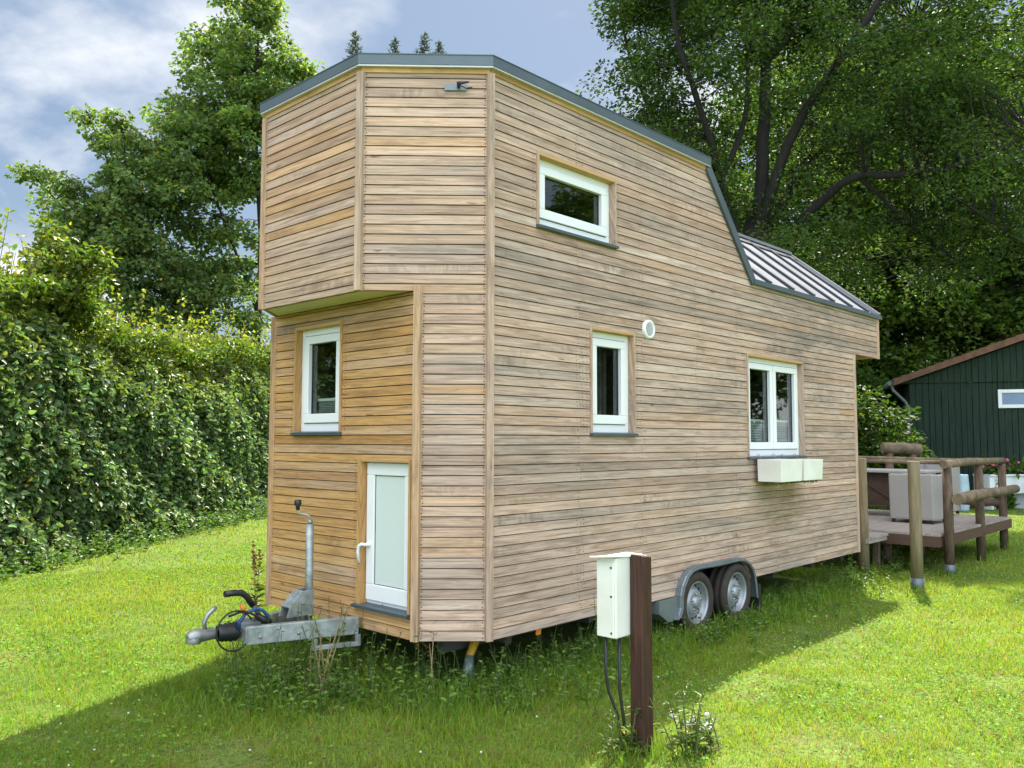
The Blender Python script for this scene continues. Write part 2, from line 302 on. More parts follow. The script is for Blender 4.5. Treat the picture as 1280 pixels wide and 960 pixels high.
so = bpy.data.objects.new('sun', sl); COL.objects.link(so); so.rotation_euler = Vector(tuple(SUN)).to_track_quat('Z', 'Y').to_euler(); so.location = (20, 10, 30)
S.view_settings.view_transform = 'Standard'; S.view_settings.look = 'None'; S.view_settings.gamma = 1; S.view_settings.exposure = 1.6
try:
    S.cycles.use_denoising = True; S.cycles.max_bounces = 7; S.cycles.diffuse_bounces = 4; S.cycles.glossy_bounces = 3; S.cycles.transmission_bounces = 4; S.cycles.transparent_max_bounces = 6
    S.cycles.sample_clamp_indirect = 6; S.cycles.caustics_reflective = False; S.cycles.caustics_refractive = False
except Exception: pass

# ------------------------------------------------------------------ ground
mb = MB(); mb.quad([(-300, -300, 0), (300, -300, 0), (300, 300, 0), (-300, 300, 0)])
tag(mb.build('ground', 'ground'), 'grassy lawn around the wooden house on wheels', 'ground', kind='structure')

# ------------------------------------------------------------------ tiny house
B = .38; HT = 3.80+B; ZF = 3.8753+B; ZS = 2.2848+B; ZO = 2.3269+B; ZE = 2.84+B
X1 = -.3324; X2 = -.6134; WD = 2.443; L1 = 6.14; L2 = 6.9175; XK = 2.80; XK2 = 3.65; YR = 1.17; ZR = 3.80+B
house = empty('tiny_house', (0, 0, 0), 'two storey tiny house on wheels clad in weathered horizontal larch boards', 'tiny house')
PITCH = (3.80)/57
def interval(poly, z):
    xs = []
    n = len(poly)
    for i in range(n):
        (a, za), (b, zb) = poly[i], poly[(i+1) % n]
        if (za-z)*(zb-z) < 0: xs.append(a+(b-a)*(z-za)/(zb-za))
    xs.sort(); return [(xs[i], xs[i+1]) for i in range(0, len(xs)-1, 2)]
def subtract(iv, ex):
    out = []
    for a, b in iv:
        segs = [(a, b)]
        for c, d in ex:
            ns = []
            for p, q in segs:
                if d <= p or c >= q: ns.append((p, q)); continue
                if c > p: ns.append((p, c))
                if d < q: ns.append((d, q))
            segs = ns
        out += segs
    return out
BR = random.Random(3)
def cladding(name, O, ud, nd, poly, holes=(), wea=.7, joints=(), parent=house, backing=True, studs=True, screws=True):
    O = Vector(O); ud = Vector(ud).normalized(); nd = Vector(nd).normalized(); z0 = min(p[1] for p in poly); z1 = max(p[1] for p in poly)
    mb = MB(); bk = MB(); rows = int(round((z1-B)/PITCH))
    P3 = lambda u, z, n: O+ud*u+Vector((0, 0, z))+nd*n
    GAP = .0060; TH = .02
    for r_ in range(0, rows+1):
        za, zb = B+r_*PITCH, B+(r_+1)*PITCH-GAP
        za, zb = max(za, z0), min(zb, z1)
        if zb-za < .004: continue
        js = [j+BR.uniform(-.01, .01) for j in joints if BR.random() < .2]
        br = sorted({za, zb} | {p[1] for p in poly if za+1e-4 < p[1] < zb-1e-4} | {p[1] for h in holes for p in h if za+1e-4 < p[1] < zb-1e-4})
        seed = BR.random(); tone = min(1, max(0, BR.gauss(.5, .20))); w = min(1, max(0, BR.gauss(wea, .10)))
        tones = {}
        for s0, s1 in zip(br[:-1], br[1:]):
            e = min(2e-4, (s1-s0)/4)
            ia = subtract(interval(poly, s0+e), [k for h in holes for k in interval(h, s0+e)]); ib = subtract(interval(poly, s1-e), [k for h in holes for k in interval(h, s1-e)])
            if len(ia) != len(ib): continue
            for (a0, a1), (b0, b1) in zip(ia, ib):
                if max(a1-a0, b1-b0) < .012: continue
                cuts = [j for j in js if max(a0, b0)+.1 < j < min(a1, b1)-.1]
                edges0 = [a0]+cuts+[a1]; edges1 = [b0]+cuts+[b1]
                for k in range(len(edges0)-1):
                    p0, p1, q0, q1 = edges0[k], edges0[k+1], edges1[k], edges1[k+1]
                    if k > 0: p0 += .003; q0 += .003
                    key = sum(1 for j in js if j < (p0+p1)/2)
                    if key not in tones: tones[key] = (min(1, max(0, tone+(BR.gauss(0, .13) if key else 0))), min(1, max(.02, w+(BR.gauss(0, .1) if key else 0))), BR.random() if key else seed)
                    bv = tones[key]
                    fa = .005*(1-(s0-za)/(zb-za+1e-9)); fb = .005*(1-(s1-za)/(zb-za+1e-9))
                    Pp = [P3(p0, s0, -TH), P3(p1, s0, -TH), P3(p1, s0, fa), P3(p0, s0, fa), P3(q0, s1, -TH), P3(q1, s1, -TH), P3(q1, s1, fb), P3(q0, s1, fb)]
                    uv = [(p0, s0), (p1, s0), (p1, s0), (p0, s0), (q0, s1), (q1, s1), (q1, s1), (q0, s1)]
                    mb.hexa(Pp, 0, bv, uv)
                    if screws and s1-s0 > .04:
                        us = {round(p0+.035, 3), round(p1-.035, 3)} | {x for x in (j+BR.uniform(-.03, .03) for j in joints if BR.random() < .6) if p0+.06 < x < p1-.06}
                        for us_ in us:
                            for zz in (s0+.016, s1-.014):
                                zz += BR.uniform(-.002, .002); uu = us_+BR.uniform(-.004, .004); f = .005*(1-(zz-za)/(zb-za))+.0008; rr = .005
                                mb.quad([P3(uu+rr*math.cos(t), zz+rr*math.sin(t), f) for t in [i*math.pi/3 for i in range(6)]], 1, (.5, .5, .5))
    o = mb.build(name, ['wood', 'screw'], parent)
    if backing:
        zs = sorted({z0, z1} | {p[1] for p in poly} | {p[1] for h in holes for p in h}); 
        for s0, s1 in zip(zs[:-1], zs[1:]):
            e = (s1-s0)*1e-3
            ia = subtract(interval(poly, s0+e), [k for h in holes for k in interval(h, s0+e)]); ib = subtract(interval(poly, s1-e), [k for h in holes for k in interval(h, s1-e)])
            if len(ia) != len(ib): continue
            for (a0, a1), (b0, b1) in zip(ia, ib): bk.quad([P3(a0, s0, -.032), P3(a1, s0, -.032), P3(b1, s1, -.032), P3(b0, s1, -.032)])
        bk.build('wall_backing', 'backing', o, recalc=False)
    return o
def rect(a, b, c, d): return [(a, c), (b, c), (b, d), (a, d)]
r2 = math.sqrt(.5); D1 = .4701; D2 = .8675
# openings on the long wall: (u0,u1,z0,z1) of the reveal boards' outer edge
WIN1 = (.462, 1.405, 2.822+B, 3.352+B); WIN2 = (1.066, 1.648, 1.35+B, 2.155+B); WIN3 = (3.495, 4.735, 1.14+B, 2.136+B)
arch = [(2.18, B-.2), (2.21, B+.02), (2.27, B+.12), (2.36, B+.18), (2.46, B+.20), (3.21, B+.20), (3.33, B+.18), (3.42, B+.12), (3.50, B+.02), (3.53, B-.2)]
long_poly = [(.0, B), (L1, B), (L1, ZO), (L2, ZO), (L2, ZE), (XK2, ZE), (XK, HT), (.0, HT)]
cladding('wall', (0, 0, 0), (1, 0, 0), (0, -1, 0), long_poly, [rect(*WIN1), rect(*WIN2), rect(*WIN3), arch], .88, (.95, 1.75, 2.6, 3.3, 4.1, 4.95, 5.7))
cladding('wall', (0, 0, 0), (-1, 1, 0), (-1, -1, 0), [(0, B), (D1, B), (D1, ZS), (D2, ZS), (D2, HT), (0, HT)], (), .74)
cladding('wall', (X2, -X2, 0), (0, 1, 0), (-1, 0, 0), rect(0, WD+2*X2, ZS, HT), (), .54)
WINF = (1.173, 1.80, 1.352+B, 2.165+B); DOOR = (.385, .965, .16+B, 1.165+B)
fo = -X1
cladding('wall', (X1, fo, 0), (0, 1, 0), (-1, 0, 0), rect(0, WD-2*fo, B, ZS), [rect(WINF[0]-fo, WINF[1]-fo, *WINF[2:]), rect(DOOR[0]-fo, DOOR[1]-fo, *DOOR[2:])], .14)
cladding('wall', (0, WD, 0), (-1, -1, 0), (-1, 1, 0), [(0, B), (D1, B), (D1, ZS), (D2, ZS), (D2, HT), (0, HT)], (), .5, screws=False)
cladding('wall', (0, WD, 0), (1, 0, 0), (0, 1, 0), long_poly, (), .6, (1.7, 3.3, 5), screws=False)
cladding('wall', (L1, 0, 0), (0, 1, 0), (1, 0, 0), rect(0, WD, B, ZO), (), .5, screws=False)
cladding('wall', (L2, 0, 0), (0, 1, 0), (1, 0, 0), [(0, ZO), (WD, ZO), (WD, ZE), (YR, ZR), (0, ZE)], (), .5, screws=False)

def woodbar(mb, P, w, tone=.5, wea=.6):
    mb.hexa(P, 0, (tone, wea, BR.random()), [(P[i][2], (0, .03, .06, .09)[i % 4]) for i in range(8)])
def vtrim(x, y, z0, z1, n, w=.05, t=.028, wea=.6, tone=.5):   # vertical corner batten facing n
    n = Vector((*n, 0)).normalized(); s = Vector((-n.y, n.x, 0)); c = Vector((x, y, 0)); mb = MB()
    Q = [c-s*w/2-n*.02, c+s*w/2-n*.02, c+s*w/2+n*t, c-s*w/2+n*t]
    woodbar(mb, [(q.x, q.y, z0) for q in Q]+[(q.x, q.y, z1) for q in Q], w, tone, wea)
    return mb.build('corner_trim', ['wood'], house, .003)
k = math.tan(R(22.5))
vtrim(0, 0, B-.002, HT-.035, (-1, -1-math.sqrt(2)), wea=.75, tone=.45)
vtrim(X2, -X2, ZS-.004, HT-.035, (-1-math.sqrt(2), -1), wea=.6)
vtrim(X1, -X1, B-.002, ZS+.035, (-1-math.sqrt(2), -1), .052, wea=.42)
vtrim(X2, WD+X2, ZS-.004, HT-.035, (-1-math.sqrt(2), 1), .04, wea=.5)
vtrim(X1, WD+X1, B-.002, ZS-.004, (-1-math.sqrt(2), 1), .04, wea=.35)
vtrim(0, WD, B-.002, HT-.035, (-1, 1+math.sqrt(2)), wea=.6)
vtrim(L1, 0, B-.002, ZO-.004, (1, -1), .035, .018, wea=.7); vtrim(L2, 0, ZO-.004, ZE-.01, (1, -1), .035, .018, wea=.6)
# fresh narrow board tucked under the fascia, front soffit, rear soffit, floor
plan_up = [(0, 0), (X2, -X2), (X2, WD+X2), (0, WD)]
mb = MB()
for i, (a, b, n) in enumerate([((0, 0), (X2, -X2), (-1, -1)), ((X2, -X2), (X2, WD+X2), (-1, 0)), ((0, 0), (XK, 0), (0, -1))]):
    n = Vector((*n, 0)).normalized(); a = Vector((*a, 0)); b = Vector((*b, 0))
    Q = [a+n*.003, b+n*.003, b+n*.012, a+n*.012]; woodbar(mb, [(q.x, q.y, HT-.036) for q in Q]+[(q.x, q.y, HT-.001) for q in Q], .03, .75, .05)
mb.build('top_batten', ['wood'], house)
mb = MB(); ns = 5   # boards of the soffit under the front overhang
Yl, Yh = -X1, WD+X1
for i in range(ns):
    xa = X2+.012+(X1-X2-.012)*i/ns; xb = X2+.012+(X1-X2-.012)*(i+1)/ns-.005
    woodbar(mb, [(xa, -xa+.005, ZS+.003), (xb, -xb+.005, ZS+.003), (xb, WD+xb-.005, ZS+.003), (xa, WD+xa-.005, ZS+.003), (xa, -xa+.005, ZS+.02), (xb, -xb+.005, ZS+.02), (xb, WD+xb-.005, ZS+.02), (xa, WD+xa-.005, ZS+.02)], .05, .7, .1)
mb.build('soffit', 'soffit', house)
mb = MB()
for i in range(8):
    xa = L1+.01+(L2-L1-.03)*i/8; xb = xa+(L2-L1-.03)/8-.005
    woodbar(mb, [(xa, .01, ZO+.003), (xb, .01, ZO+.003), (xb, WD-.01, ZO+.003), (xa, WD-.01, ZO+.003), (xa, .01, ZO+.02), (xb, .01, ZO+.02), (xb, WD-.01, ZO+.02), (xa, WD-.01, ZO+.02)], .05, .6, .2)
mb.build('soffit', ['wood'], house)
fl = [(.03, .03), (X1+.03, fo+.02), (X1+.03, WD-fo-.02), (.03, WD-.03), (2.17, WD-.03), (2.17, WD-.3), (3.56, WD-.3), (3.56, WD-.03), (L1-.03, WD-.03), (L1-.03, .03), (3.56, .03), (3.56, .3), (2.17, .3), (2.17, .03)]
# roofs
mb = MB(); up = [(-.0, -.02), (X2-.02, -X2-.01), (X2-.02, WD+X2+.01), (0, WD+.02), (XK, WD+.02), (XK, -.02)]
mb.prism([(x, y, HT+.01) for x, y in up], (0, 0, 1), .055); mb.build('roof', 'zinc', house)
def offs(pts, d):   # open polyline offset outward (to the right of travel when d>0) in plan
    out = []
    for i, p in enumerate(pts):
        a = Vector(pts[max(i-1, 0)]); b = Vector(p); c = Vector(pts[min(i+1, len(pts)-1)])
        d1 = (b-a).normalized() if i > 0 else (c-b).normalized(); d2 = (c-b).normalized() if i < len(pts)-1 else d1
        n1 = Vector((d1.y, -d1.x)); n2 = Vector((d2.y, -d2.x)); m = (n1+n2).normalized(); out.append(b+m*(d/max(.3, m.dot(n1))))
    return out
def fascia_strip(pts, z0, z1, d0, d1, mat, nm):
    A = offs(pts, d0); C = offs(pts, d1); mb = MB()
    for i in range(len(pts)-1):
        mb.hexa([(*A[i], z0), (*A[i+1], z0), (*C[i+1], z0), (*C[i], z0), (*A[i], z1), (*A[i+1], z1), (*C[i+1], z1), (*C[i], z1)])
    return mb.build(nm, mat, house)
ring = [(XK+.02, 0), (0, 0), (X2, -X2), (X2, WD+X2), (0, WD), (XK+.02, WD)]
ring = ring[::-1]
# travel far->near so that outside is on the right hand? choose by sign test
sg = 1 if offs(ring, .1)[1].y > WD else -1
fascia_strip(ring, HT+.008, ZF, sg*.008, sg*.045, 'zinc', 'fascia')
fascia_strip(ring, HT-.004, HT+.008, sg*.008, sg*.040, 'alu', 'drip_edge')
fascia_strip(ring, ZF, ZF+.006, sg*-.12, sg*.049, 'zinc', 'fascia_cap')
def slope_piece(y0, y1, off, th, mat, nm, ext=0):
    d = Vector((XK2-XK, 0, ZE-HT)).normalized(); n = Vector((-d.z, 0, d.x)); a = Vector((XK, 0, HT))-d*.0; b = Vector((XK2, 0, ZE))+d*ext; mb = MB()
    P = [(a+n*off), (b+n*off), (b+n*(off+th)), (a+n*(off+th))]
    mb.prism([(p.x, y0, p.z) for p in P], (0, 1, 0), y1-y0); return mb.build(nm, mat, house)
slope_piece(.02, WD-.02, 0, .03, 'zinc', 'roof')
slope_piece(-.03, .02, -.045, .085, 'zinc', 'roof_edge'); slope_piece(WD-.02, WD+.03, -.045, .085, 'zinc', 'roof_edge')
# rear gable roof
def zroof(y): return ZE+(ZR-ZE)*(y/YR) if y <= YR else ZE+(ZR-ZE)*((WD-y)/(WD-YR))
sl_ = (ZR-ZE)/YR; xr0 = XK+.02
def xval(z): return XK+(XK2-XK)*(HT-z)/(HT-ZE)
rear = MB()
for (ya, yb) in ((0, YR), (WD, YR)):
    za, zb = ZE+.03, ZR+.03
    rear.hexa([(xval(ZE)+.0, ya, za-.03), (L2+.02, ya, za-.03), (L2+.02, yb, zb-.03), (xval(ZR), yb, zb-.03), (xval(ZE)+.0, ya, za), (L2+.02, ya, za), (L2+.02, yb, zb), (xval(ZR), yb, zb)])
ro = rear.build('roof', 'roofmet', house)
mb = MB()
for i, x in enumerate([4.10, 4.62, 5.14, 5.68, 6.20, 6.72]):
    for (ya, yb) in ((.03, YR-.05), (WD-.03, YR+.05)):
        mb.bar((x, ya, zroof(ya)+.03+.014), (x, yb, zroof(yb)+.03+.010), .058, .032)
mb.bar((xval(ZR)+.1, YR-.09, zroof(YR-.09)+.035), (L2, YR-.09, zroof(YR-.09)+.035), .1, .03, up=(0, -sl_, 1))
mb.build('roof_seam', 'seam', ro)
mb = MB(); mb.bar((xval(ZR), YR, ZR+.045), (L2+.03, YR, ZR+.045), .11, .035); mb.bar((L2+.035, -.02, ZE+.045), (L2+.035, YR, ZR+.045), .05, .04); mb.bar((L2+.035, WD+.02, ZE+.045), (L2+.035, YR, ZR+.045), .05, .04); mb.build('ridge_cap', 'roofmet', ro)
mb = MB()
for y in (-.018, WD+.018): mb = MB(); mb.bar((XK2-.02, y, ZE+.012), (L2+.06, y, ZE+.012), .045, .05); mb.build('eave_strip', 'zinc', house)

# windows: local frame O (outer face), ud, nd
def frame_rect(mb, P3, a, b, c, d, w, n0, n1, mi=0, wb=None):
    wb = wb or w
    for (u0, u1, z0, z1) in ((a, b, c, c+wb), (a, b, d-w, d), (a, a+w, c+wb, d-w), (b-w, b, c+wb, d-w)):
        mb.hexa([P3(u0, z0, n0), P3(u1, z0, n0), P3(u1, z0, n1), P3(u0, z0, n1), P3(u0, z1, n0), P3(u1, z1, n0), P3(u1, z1, n1), P3(u0, z1, n1)], mi)
def slab(mb, P3, a, b, c, d, n0, n1, mi=0):
    mb.hexa([P3(a, c, n0), P3(b, c, n0), P3(b, c, n1), P3(a, c, n1), P3(a, d, n0), P3(b, d, n0), P3(b, d, n1), P3(a, d, n1)], mi)
def reveal(O, ud, nd, w, parent, wea=.5, wt=(.022, .022, .022), deep=.11):
    O = Vector(O); ud = Vector(ud); nd = Vector(nd); P3 = lambda u, z, n: tuple(O+ud*u+Vector((0, 0, z))+nd*n); a, b, c, d = w; mb = MB()
    for (u0, u1, z0, z1, wv, to) in ((a, a+.022, c, d, wea, .5), (b-.022, b, c, d, wea, .45), (a+.022, b-.022, d-.022, d, .02, 1.)):  # top board toned paler to carry light bounced up from the grass
        t = BR.random(); P = [P3(u0, z0, -deep), P3(u1, z0, -deep), P3(u1, z0, .016), P3(u0, z0, .016), P3(u0, z1, -deep), P3(u1, z1, -deep), P3(u1, z1, .016), P3(u0, z1, .016)]
        mb.hexa(P, 0, (to, wv*.9, t), [(p[2], .05*i) for i, p in enumerate(P)])
    return mb.build('reveal', ['wood'], parent, .002), P3
def sill(P3, w, parent, out=.035):
    a, b, c, d = w; mb = MB(); mb.hexa([P3(a-.004, c-.008, -.1), P3(b+.004, c-.008, -.1), P3(b+.004, c-.022, out), P3(a-.004, c-.022, out), P3(a-.004, c+.012, -.1), P3(b+.004, c+.012, -.1), P3(b+.004, c+.0, out), P3(a-.004, c+.0, out)])
    return mb.build('sill', 'zinc', parent, .002)
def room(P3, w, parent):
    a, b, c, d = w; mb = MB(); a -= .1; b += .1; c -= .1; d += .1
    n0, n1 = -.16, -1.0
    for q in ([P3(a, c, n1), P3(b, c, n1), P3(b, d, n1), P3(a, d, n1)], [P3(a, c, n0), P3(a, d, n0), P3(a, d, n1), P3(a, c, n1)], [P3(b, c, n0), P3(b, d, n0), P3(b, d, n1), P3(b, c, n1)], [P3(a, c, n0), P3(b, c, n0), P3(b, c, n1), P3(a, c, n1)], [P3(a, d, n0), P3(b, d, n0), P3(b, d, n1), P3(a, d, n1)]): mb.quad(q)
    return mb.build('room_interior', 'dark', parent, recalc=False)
def window(O, ud, nd, w, sashes=1, wea=.5, blind=0., curtain=False, bigbottom=.085, label=None):
    a, b, c, d = w; rv = None; Ov = Vector(O); udv = Vector(ud); ndv = Vector(nd); P3 = lambda u, z, n: tuple(Ov+udv*u+Vector((0, 0, z))+ndv*n)
    ia, ib, ic, id_ = a+.022, b-.022, c+.006, d-.022; z_ = .040
    fm = MB(); frame_rect(fm, P3, ia, ib, ic, id_, .062, -.12, -.085+z_, wb=.075)
    if sashes == 2: m = (ia+ib)/2; slab(fm, P3, m-.02, m+.02, ic+.075, id_-.062, -.12, -.087+z_)
    f = fm.build('window', 'pvc', house, .004)
    if label: f['label'] = label
    reveal(O, ud, nd, w, f, wea); sill(P3, w, f)
    fa, fb, fc, fd = ia+.052, ib-.052, ic+.066, id_-.052
    cuts = [(fa, fb)] if sashes == 1 else [(fa, (fa+fb)/2-.006), ((fa+fb)/2+.006, fb)]
    for p, q in cuts:
        sm = MB(); frame_rect(sm, P3, p, q, fc, fd, .060, -.11, -.070+z_, wb=.07); sh = sm.build('sash', 'pvc', f, .005)
        gap_shade = MB(); frame_rect(gap_shade, P3, p-.005, q+.005, fc-.005, fd+.005, .006, -.1, -.0435); gap_shade.build('gasket_gap_shade', 'gasket_gap_shade', f)  # dark strip round the sash, standing in for the shadow gap
        gm = MB(); frame_rect(gm, P3, p+.058, q-.058, fc+.066, fd-.058, .008, -.1, -.061); gm.build('gasket_gap_shade', 'gasket_gap_shade', f)
        pm = MB(); slab(pm, P3, p+.05, q-.05, fc+.05, fd-.05, -.112+z_, -.106+z_); pm.build('pane', 'glass', f)
        if blind:
            bm_ = MB(); h = (fd-fc)*blind; nz = 9
            for i in range(nz):
                z0 = fc+.05+h*i/nz; z1 = fc+.05+h*(i+1)/nz; zm = (z0+z1)/2
                bm_.quad([P3(p+.055, z0, -.135), P3(q-.055, z0, -.135), P3(q-.055, zm, -.125), P3(p+.055, zm, -.125)]); bm_.quad([P3(p+.055, zm, -.125), P3(q-.055, zm, -.125), P3(q-.055, z1, -.135), P3(p+.055, z1, -.135)])
            slab(bm_, P3, p+.055, q-.055, fc+.05+h, fc+.05+h+.02, -.14, -.12, 1); bm_.build('blind', ['blind', 'pvc'], f, recalc=False)
        if curtain:
            cm_ = MB(); n = 60
            for i in range(n):
                f0 = lambda j: (p+.03+(q-p-.06)*j/n, -.2+.022*math.sin(j*1.25)+.01*math.sin(j*.6+1))
                (u0, n0), (u1, n1) = f0(i), f0(i+1); cm_.quad([P3(u0, fc, n0), P3(u1, fc, n1), P3(u1, fd, n1), P3(u0, fd, n0)], smooth=False)
            cm_.build('curtain', 'curtain', f, recalc=False)
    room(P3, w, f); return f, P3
window((0, 0, 0), (1, 0, 0), (0, -1, 0), WIN1, 1, .8, label='wide upper loft window in the long wall')
window((0, 0, 0), (1, 0, 0), (0, -1, 0), WIN2, 1, .8, curtain=True, label='narrow middle window with dark curtain in the long wall')
window((0, 0, 0), (1, 0, 0), (0, -1, 0), WIN3, 2, .8, blind=.27, label='double casement window in the long wall above the white boxes')
window((X1, 0, 0), (0, 1, 0), (-1, 0, 0), WINF, 1, .15, blind=.18, label='narrow window under the front overhang')
# front door
a, b, c, d = DOOR; P3 = lambda u, z, n: (X1-n, u, z)
df = MB(); frame_rect(df, P3, a+.022, b-.045, c+.004, d-.02, .03, -.11, -.05); door = df.build('door', 'pvc', house, .004); door['label'] = 'small white service door in the lower front'
rv = MB()
for (u0, u1, z0, z1, to) in ((a, a+.022, c, d, .5), (b-.045, b, c, d, .35), (a+.022, b-.045, d-.02, d, .7)):
    P = [P3(u0, z0, -.11), P3(u1, z0, -.11), P3(u1, z0, .012), P3(u0, z0, .012), P3(u0, z1, -.11), P3(u1, z1, -.11), P3(u1, z1, .012), P3(u0, z1, .012)]; rv.hexa(P, 0, (to, .05, BR.random()), [(p[2], .05*i) for i, p in enumerate(P)])
rv.build('reveal', ['wood'], door, .002); sill(P3, (a-.0, b+.015, c, d), door, .04)
lf = MB(); pa, pb, pc, pd = a+.030, b-.053, c+.03, d-.028; frame_rect(lf, P3, pa, pb, pc, pd, .085, -.1, -.032, wb=.11); lf.build('door_leaf', 'pvc', door, .006)
pm = MB(); slab(pm, P3, pa+.08, pb-.08, pc+.10, pd-.08, -.09, -.046); pm.build('panel', 'panel', door)
gm = MB(); frame_rect(gm, P3, pa+.083, pb-.083, pc+.108, pd-.083, .006, -.09, -.043); gm.build('gasket_gap_shade', 'gasket_gap_shade', door)
hm = MB(); hu, hz = pb-.035, c+.41; hm.lathe([(0, 0), (.022, 0), (.022, .01), (.012, .014), (.012, .045), (0, .047)], 14, P3(hu, hz, -.032), (-1, 0, 0)); hm.tube([P3(hu, hz, .008), P3(hu+.015, hz+.005, .02), P3(hu+.045, hz-.012, .024), P3(hu+.052, hz-.05, .024), P3(hu+.045, hz-.125, .02)], [.011, .0115, .012, .0115, .009], 10); hm.build('handle', 'pvc', door)
# round air vent
vm = MB(); vc = (1.838, -.006, 2.206+B); vm.lathe([(0, .012), (.055, .012), (.06, .022), (.075, .02), (.079, .004), (.079, -.01)], 32, vc, (0, -1, 0)); 
for i in range(-4, 5): h_ = math.sqrt(max(0, .053**2-(i*.0115)**2)); vm.bar((vc[0]-h_, vc[1]-.015, vc[2]+i*.0115), (vc[0]+h_, vc[1]-.015, vc[2]+i*.0115), .004, .006, 1)
vm.build('air_vent', ['pvc', 'alu'], house)
# bracket under the chamfer fascia with a hook
bm_ = MB(); cu = Vector((-r2, r2, 0)); cn = Vector((-r2, -r2, 0)); bc = Vector((-.165, .165, 4.048))
mX = Matrix((cu, cn, (0, 0, 1))).transposed(); bm_.box(bc+cn*.012, (.15, .008, .045), R3=mX); p = bc+cn*.016-cu*.02
bm_.tube([p, p+cn*.05+Vector((0, 0, .005)), p+cn*.07-cu*.03, p+cn*.06-cu*.07+Vector((0, 0, .01))], [.012, .013, .010, .005], 8, 1); bm_.tube([p+cn*.03-cu*.01, p+cn*.05-cu*.05-Vector((0, 0, .03)), p+cn*.02-cu*.09-Vector((0, 0, .01))], .004, 6, 1)
bm_.build('hook_bracket', ['fender', 'blackp'], house)
# chassis, wheels, fenders
mb = MB()
for y in (.35, WD-.35): mb.bar((-.1, y, .32), (L1-.1, y, .32), .06, .11)
for x in (.3, 1.2, 2.1, 4.2, 5.1, 5.9): mb.bar((x, .1, .335), (x, WD-.1, .335), .05, .07)
mb.prism([(x, y, B-.004) for x, y in fl], (0, 0, 1), .03); mb.build('chassis', 'dsteel', house)
WZ = .29; WY = -.036
for x in (2.50, 3.182):
    wh = bpy.data.objects.new('wheel', None); COL.objects.link(wh); wh.location = (x, WY, WZ); wh.parent = house
    mb = MB(); mb.lathe([(.178, .0), (.19, -.012), (.225, -.02), (.25, -.012), (.262, .004), (.267, .02), (.262, .024), (.262, .05), (.267, .054), (.267, .088), (.262, .092), (.262, .13), (.267, .134), (.262, .155), (.25, .175), (.22, .185), (.18, .175)], 48, (x, WY, WZ), (0, 1, 0)); 
    mb.build('tyre', 'tyre', wh)
    mb = MB(); mb.lathe([(.181, -.002), (.174, -.006), (.166, .012), (.162, .05), (.150, .058), (.128, .045), (.105, .02), (.085, .012), (.06, .022), (.048, .022), (.045, .0), (.03, -.008), (0, -.01)], 48, (x, WY, WZ), (0, 1, 0))
    hb = mb
    for i in range(16):
        t = 2*math.pi*i/16; ca, sa = math.cos(t), math.sin(t); hb.lathe([(.0, 0), (.0175, 0)], 8, (x+.138*ca, WY+.0475, WZ+.138*sa), (0, -1, 0), 1)
    for i in range(5):
        t = 2*math.pi*i/5+.3; ca, sa = math.cos(t), math.sin(t); hb.lathe([(0, .016), (.009, .016), (.011, 0)], 6, (x+.068*ca, WY+.014, WZ+.068*sa), (0, -1, 0), 2)
    hb.build('rim', ['rim', 'blackp', 'steel'], wh, recalc=False)
# fender: one skin swept along an arch, with a down-turned lip
def arch_pt(t):   # outline in x,z
    A = [(2.13, .20), (2.175, .225), (2.205, .29), (2.207, .385), (2.235, .46), (2.30, .54), (2.37, .58), (2.47, .597), (2.855, .60), (3.20, .597), (3.30, .585), (3.405, .537), (3.475, .475), (3.51, .40), (3.53, .30), (3.545, .20)]
    return A
A = arch_pt(0); mb = MB()
ys = [(.02+.26, 0, 0), (-.05, 0, 0), (-.062, .0, -.006), (-.065, 0, -.022), (-.060, 0, -.030)]
cx_, cz_ = 2.86, .25
ringv = []
for (x, z) in A:
    d = Vector((cx_-x, 0, (cz_-z))).normalized(); row = []
    for y, _, dr in ys: q = Vector((x, y, z))+d*(-dr); row.append(tuple(q))
    ringv.append(row)
for i in range(len(A)-1):
    for j in range(len(ys)-1): mb.quad([ringv[i][j], ringv[i+1][j], ringv[i+1][j+1], ringv[i][j+1]], smooth=False)
fe = mb.build('fender', 'fender', house, recalc=False); sol = fe.modifiers.new('thick', 'SOLIDIFY'); sol.thickness = .006
mb = MB()
mb.prism([(1.93, -.03, .27), (2.06, -.03, .19), (2.19, -.03, .19), (2.20, -.03, .372), (1.93, -.03, .372)], (0, 1, 0), .25); mb.build('mud_guard', 'fender', house)
mb = MB(); mb.prism([(3.56, -.06, .06), (3.62, -.06, .06), (3.60, -.06, .32), (3.55, -.06, .32)], (0, 1, 0), .2); mb.build('mud_guard', 'blackp', house)
mb = MB(); mb.box((2.86, .28, .30), (1.36, .06, .58)); mb.build('wheel_housing', 'dsteel', house)
# corner steady under the chamfer
mb = MB(); mb.tube([(.16, .27, .34), (.08, .25, .24), (.06, .25, .2)], [.03, .028, .026], 10, 1); mb.tube([(.075, .25, .235), (.03, .24, .02)], [.03, .042], 14, 2); mb.bar((.22, .27, .36), (.06, .25, .35), .07, .04, 1); mb.build('corner_steady', ['dsteel', 'yellow', 'fender'], house)
mb = MB(); mb.box((.52, .03, .352), (.05, .012, .045)); mb.build('side_reflector', 'orange', house, .004)
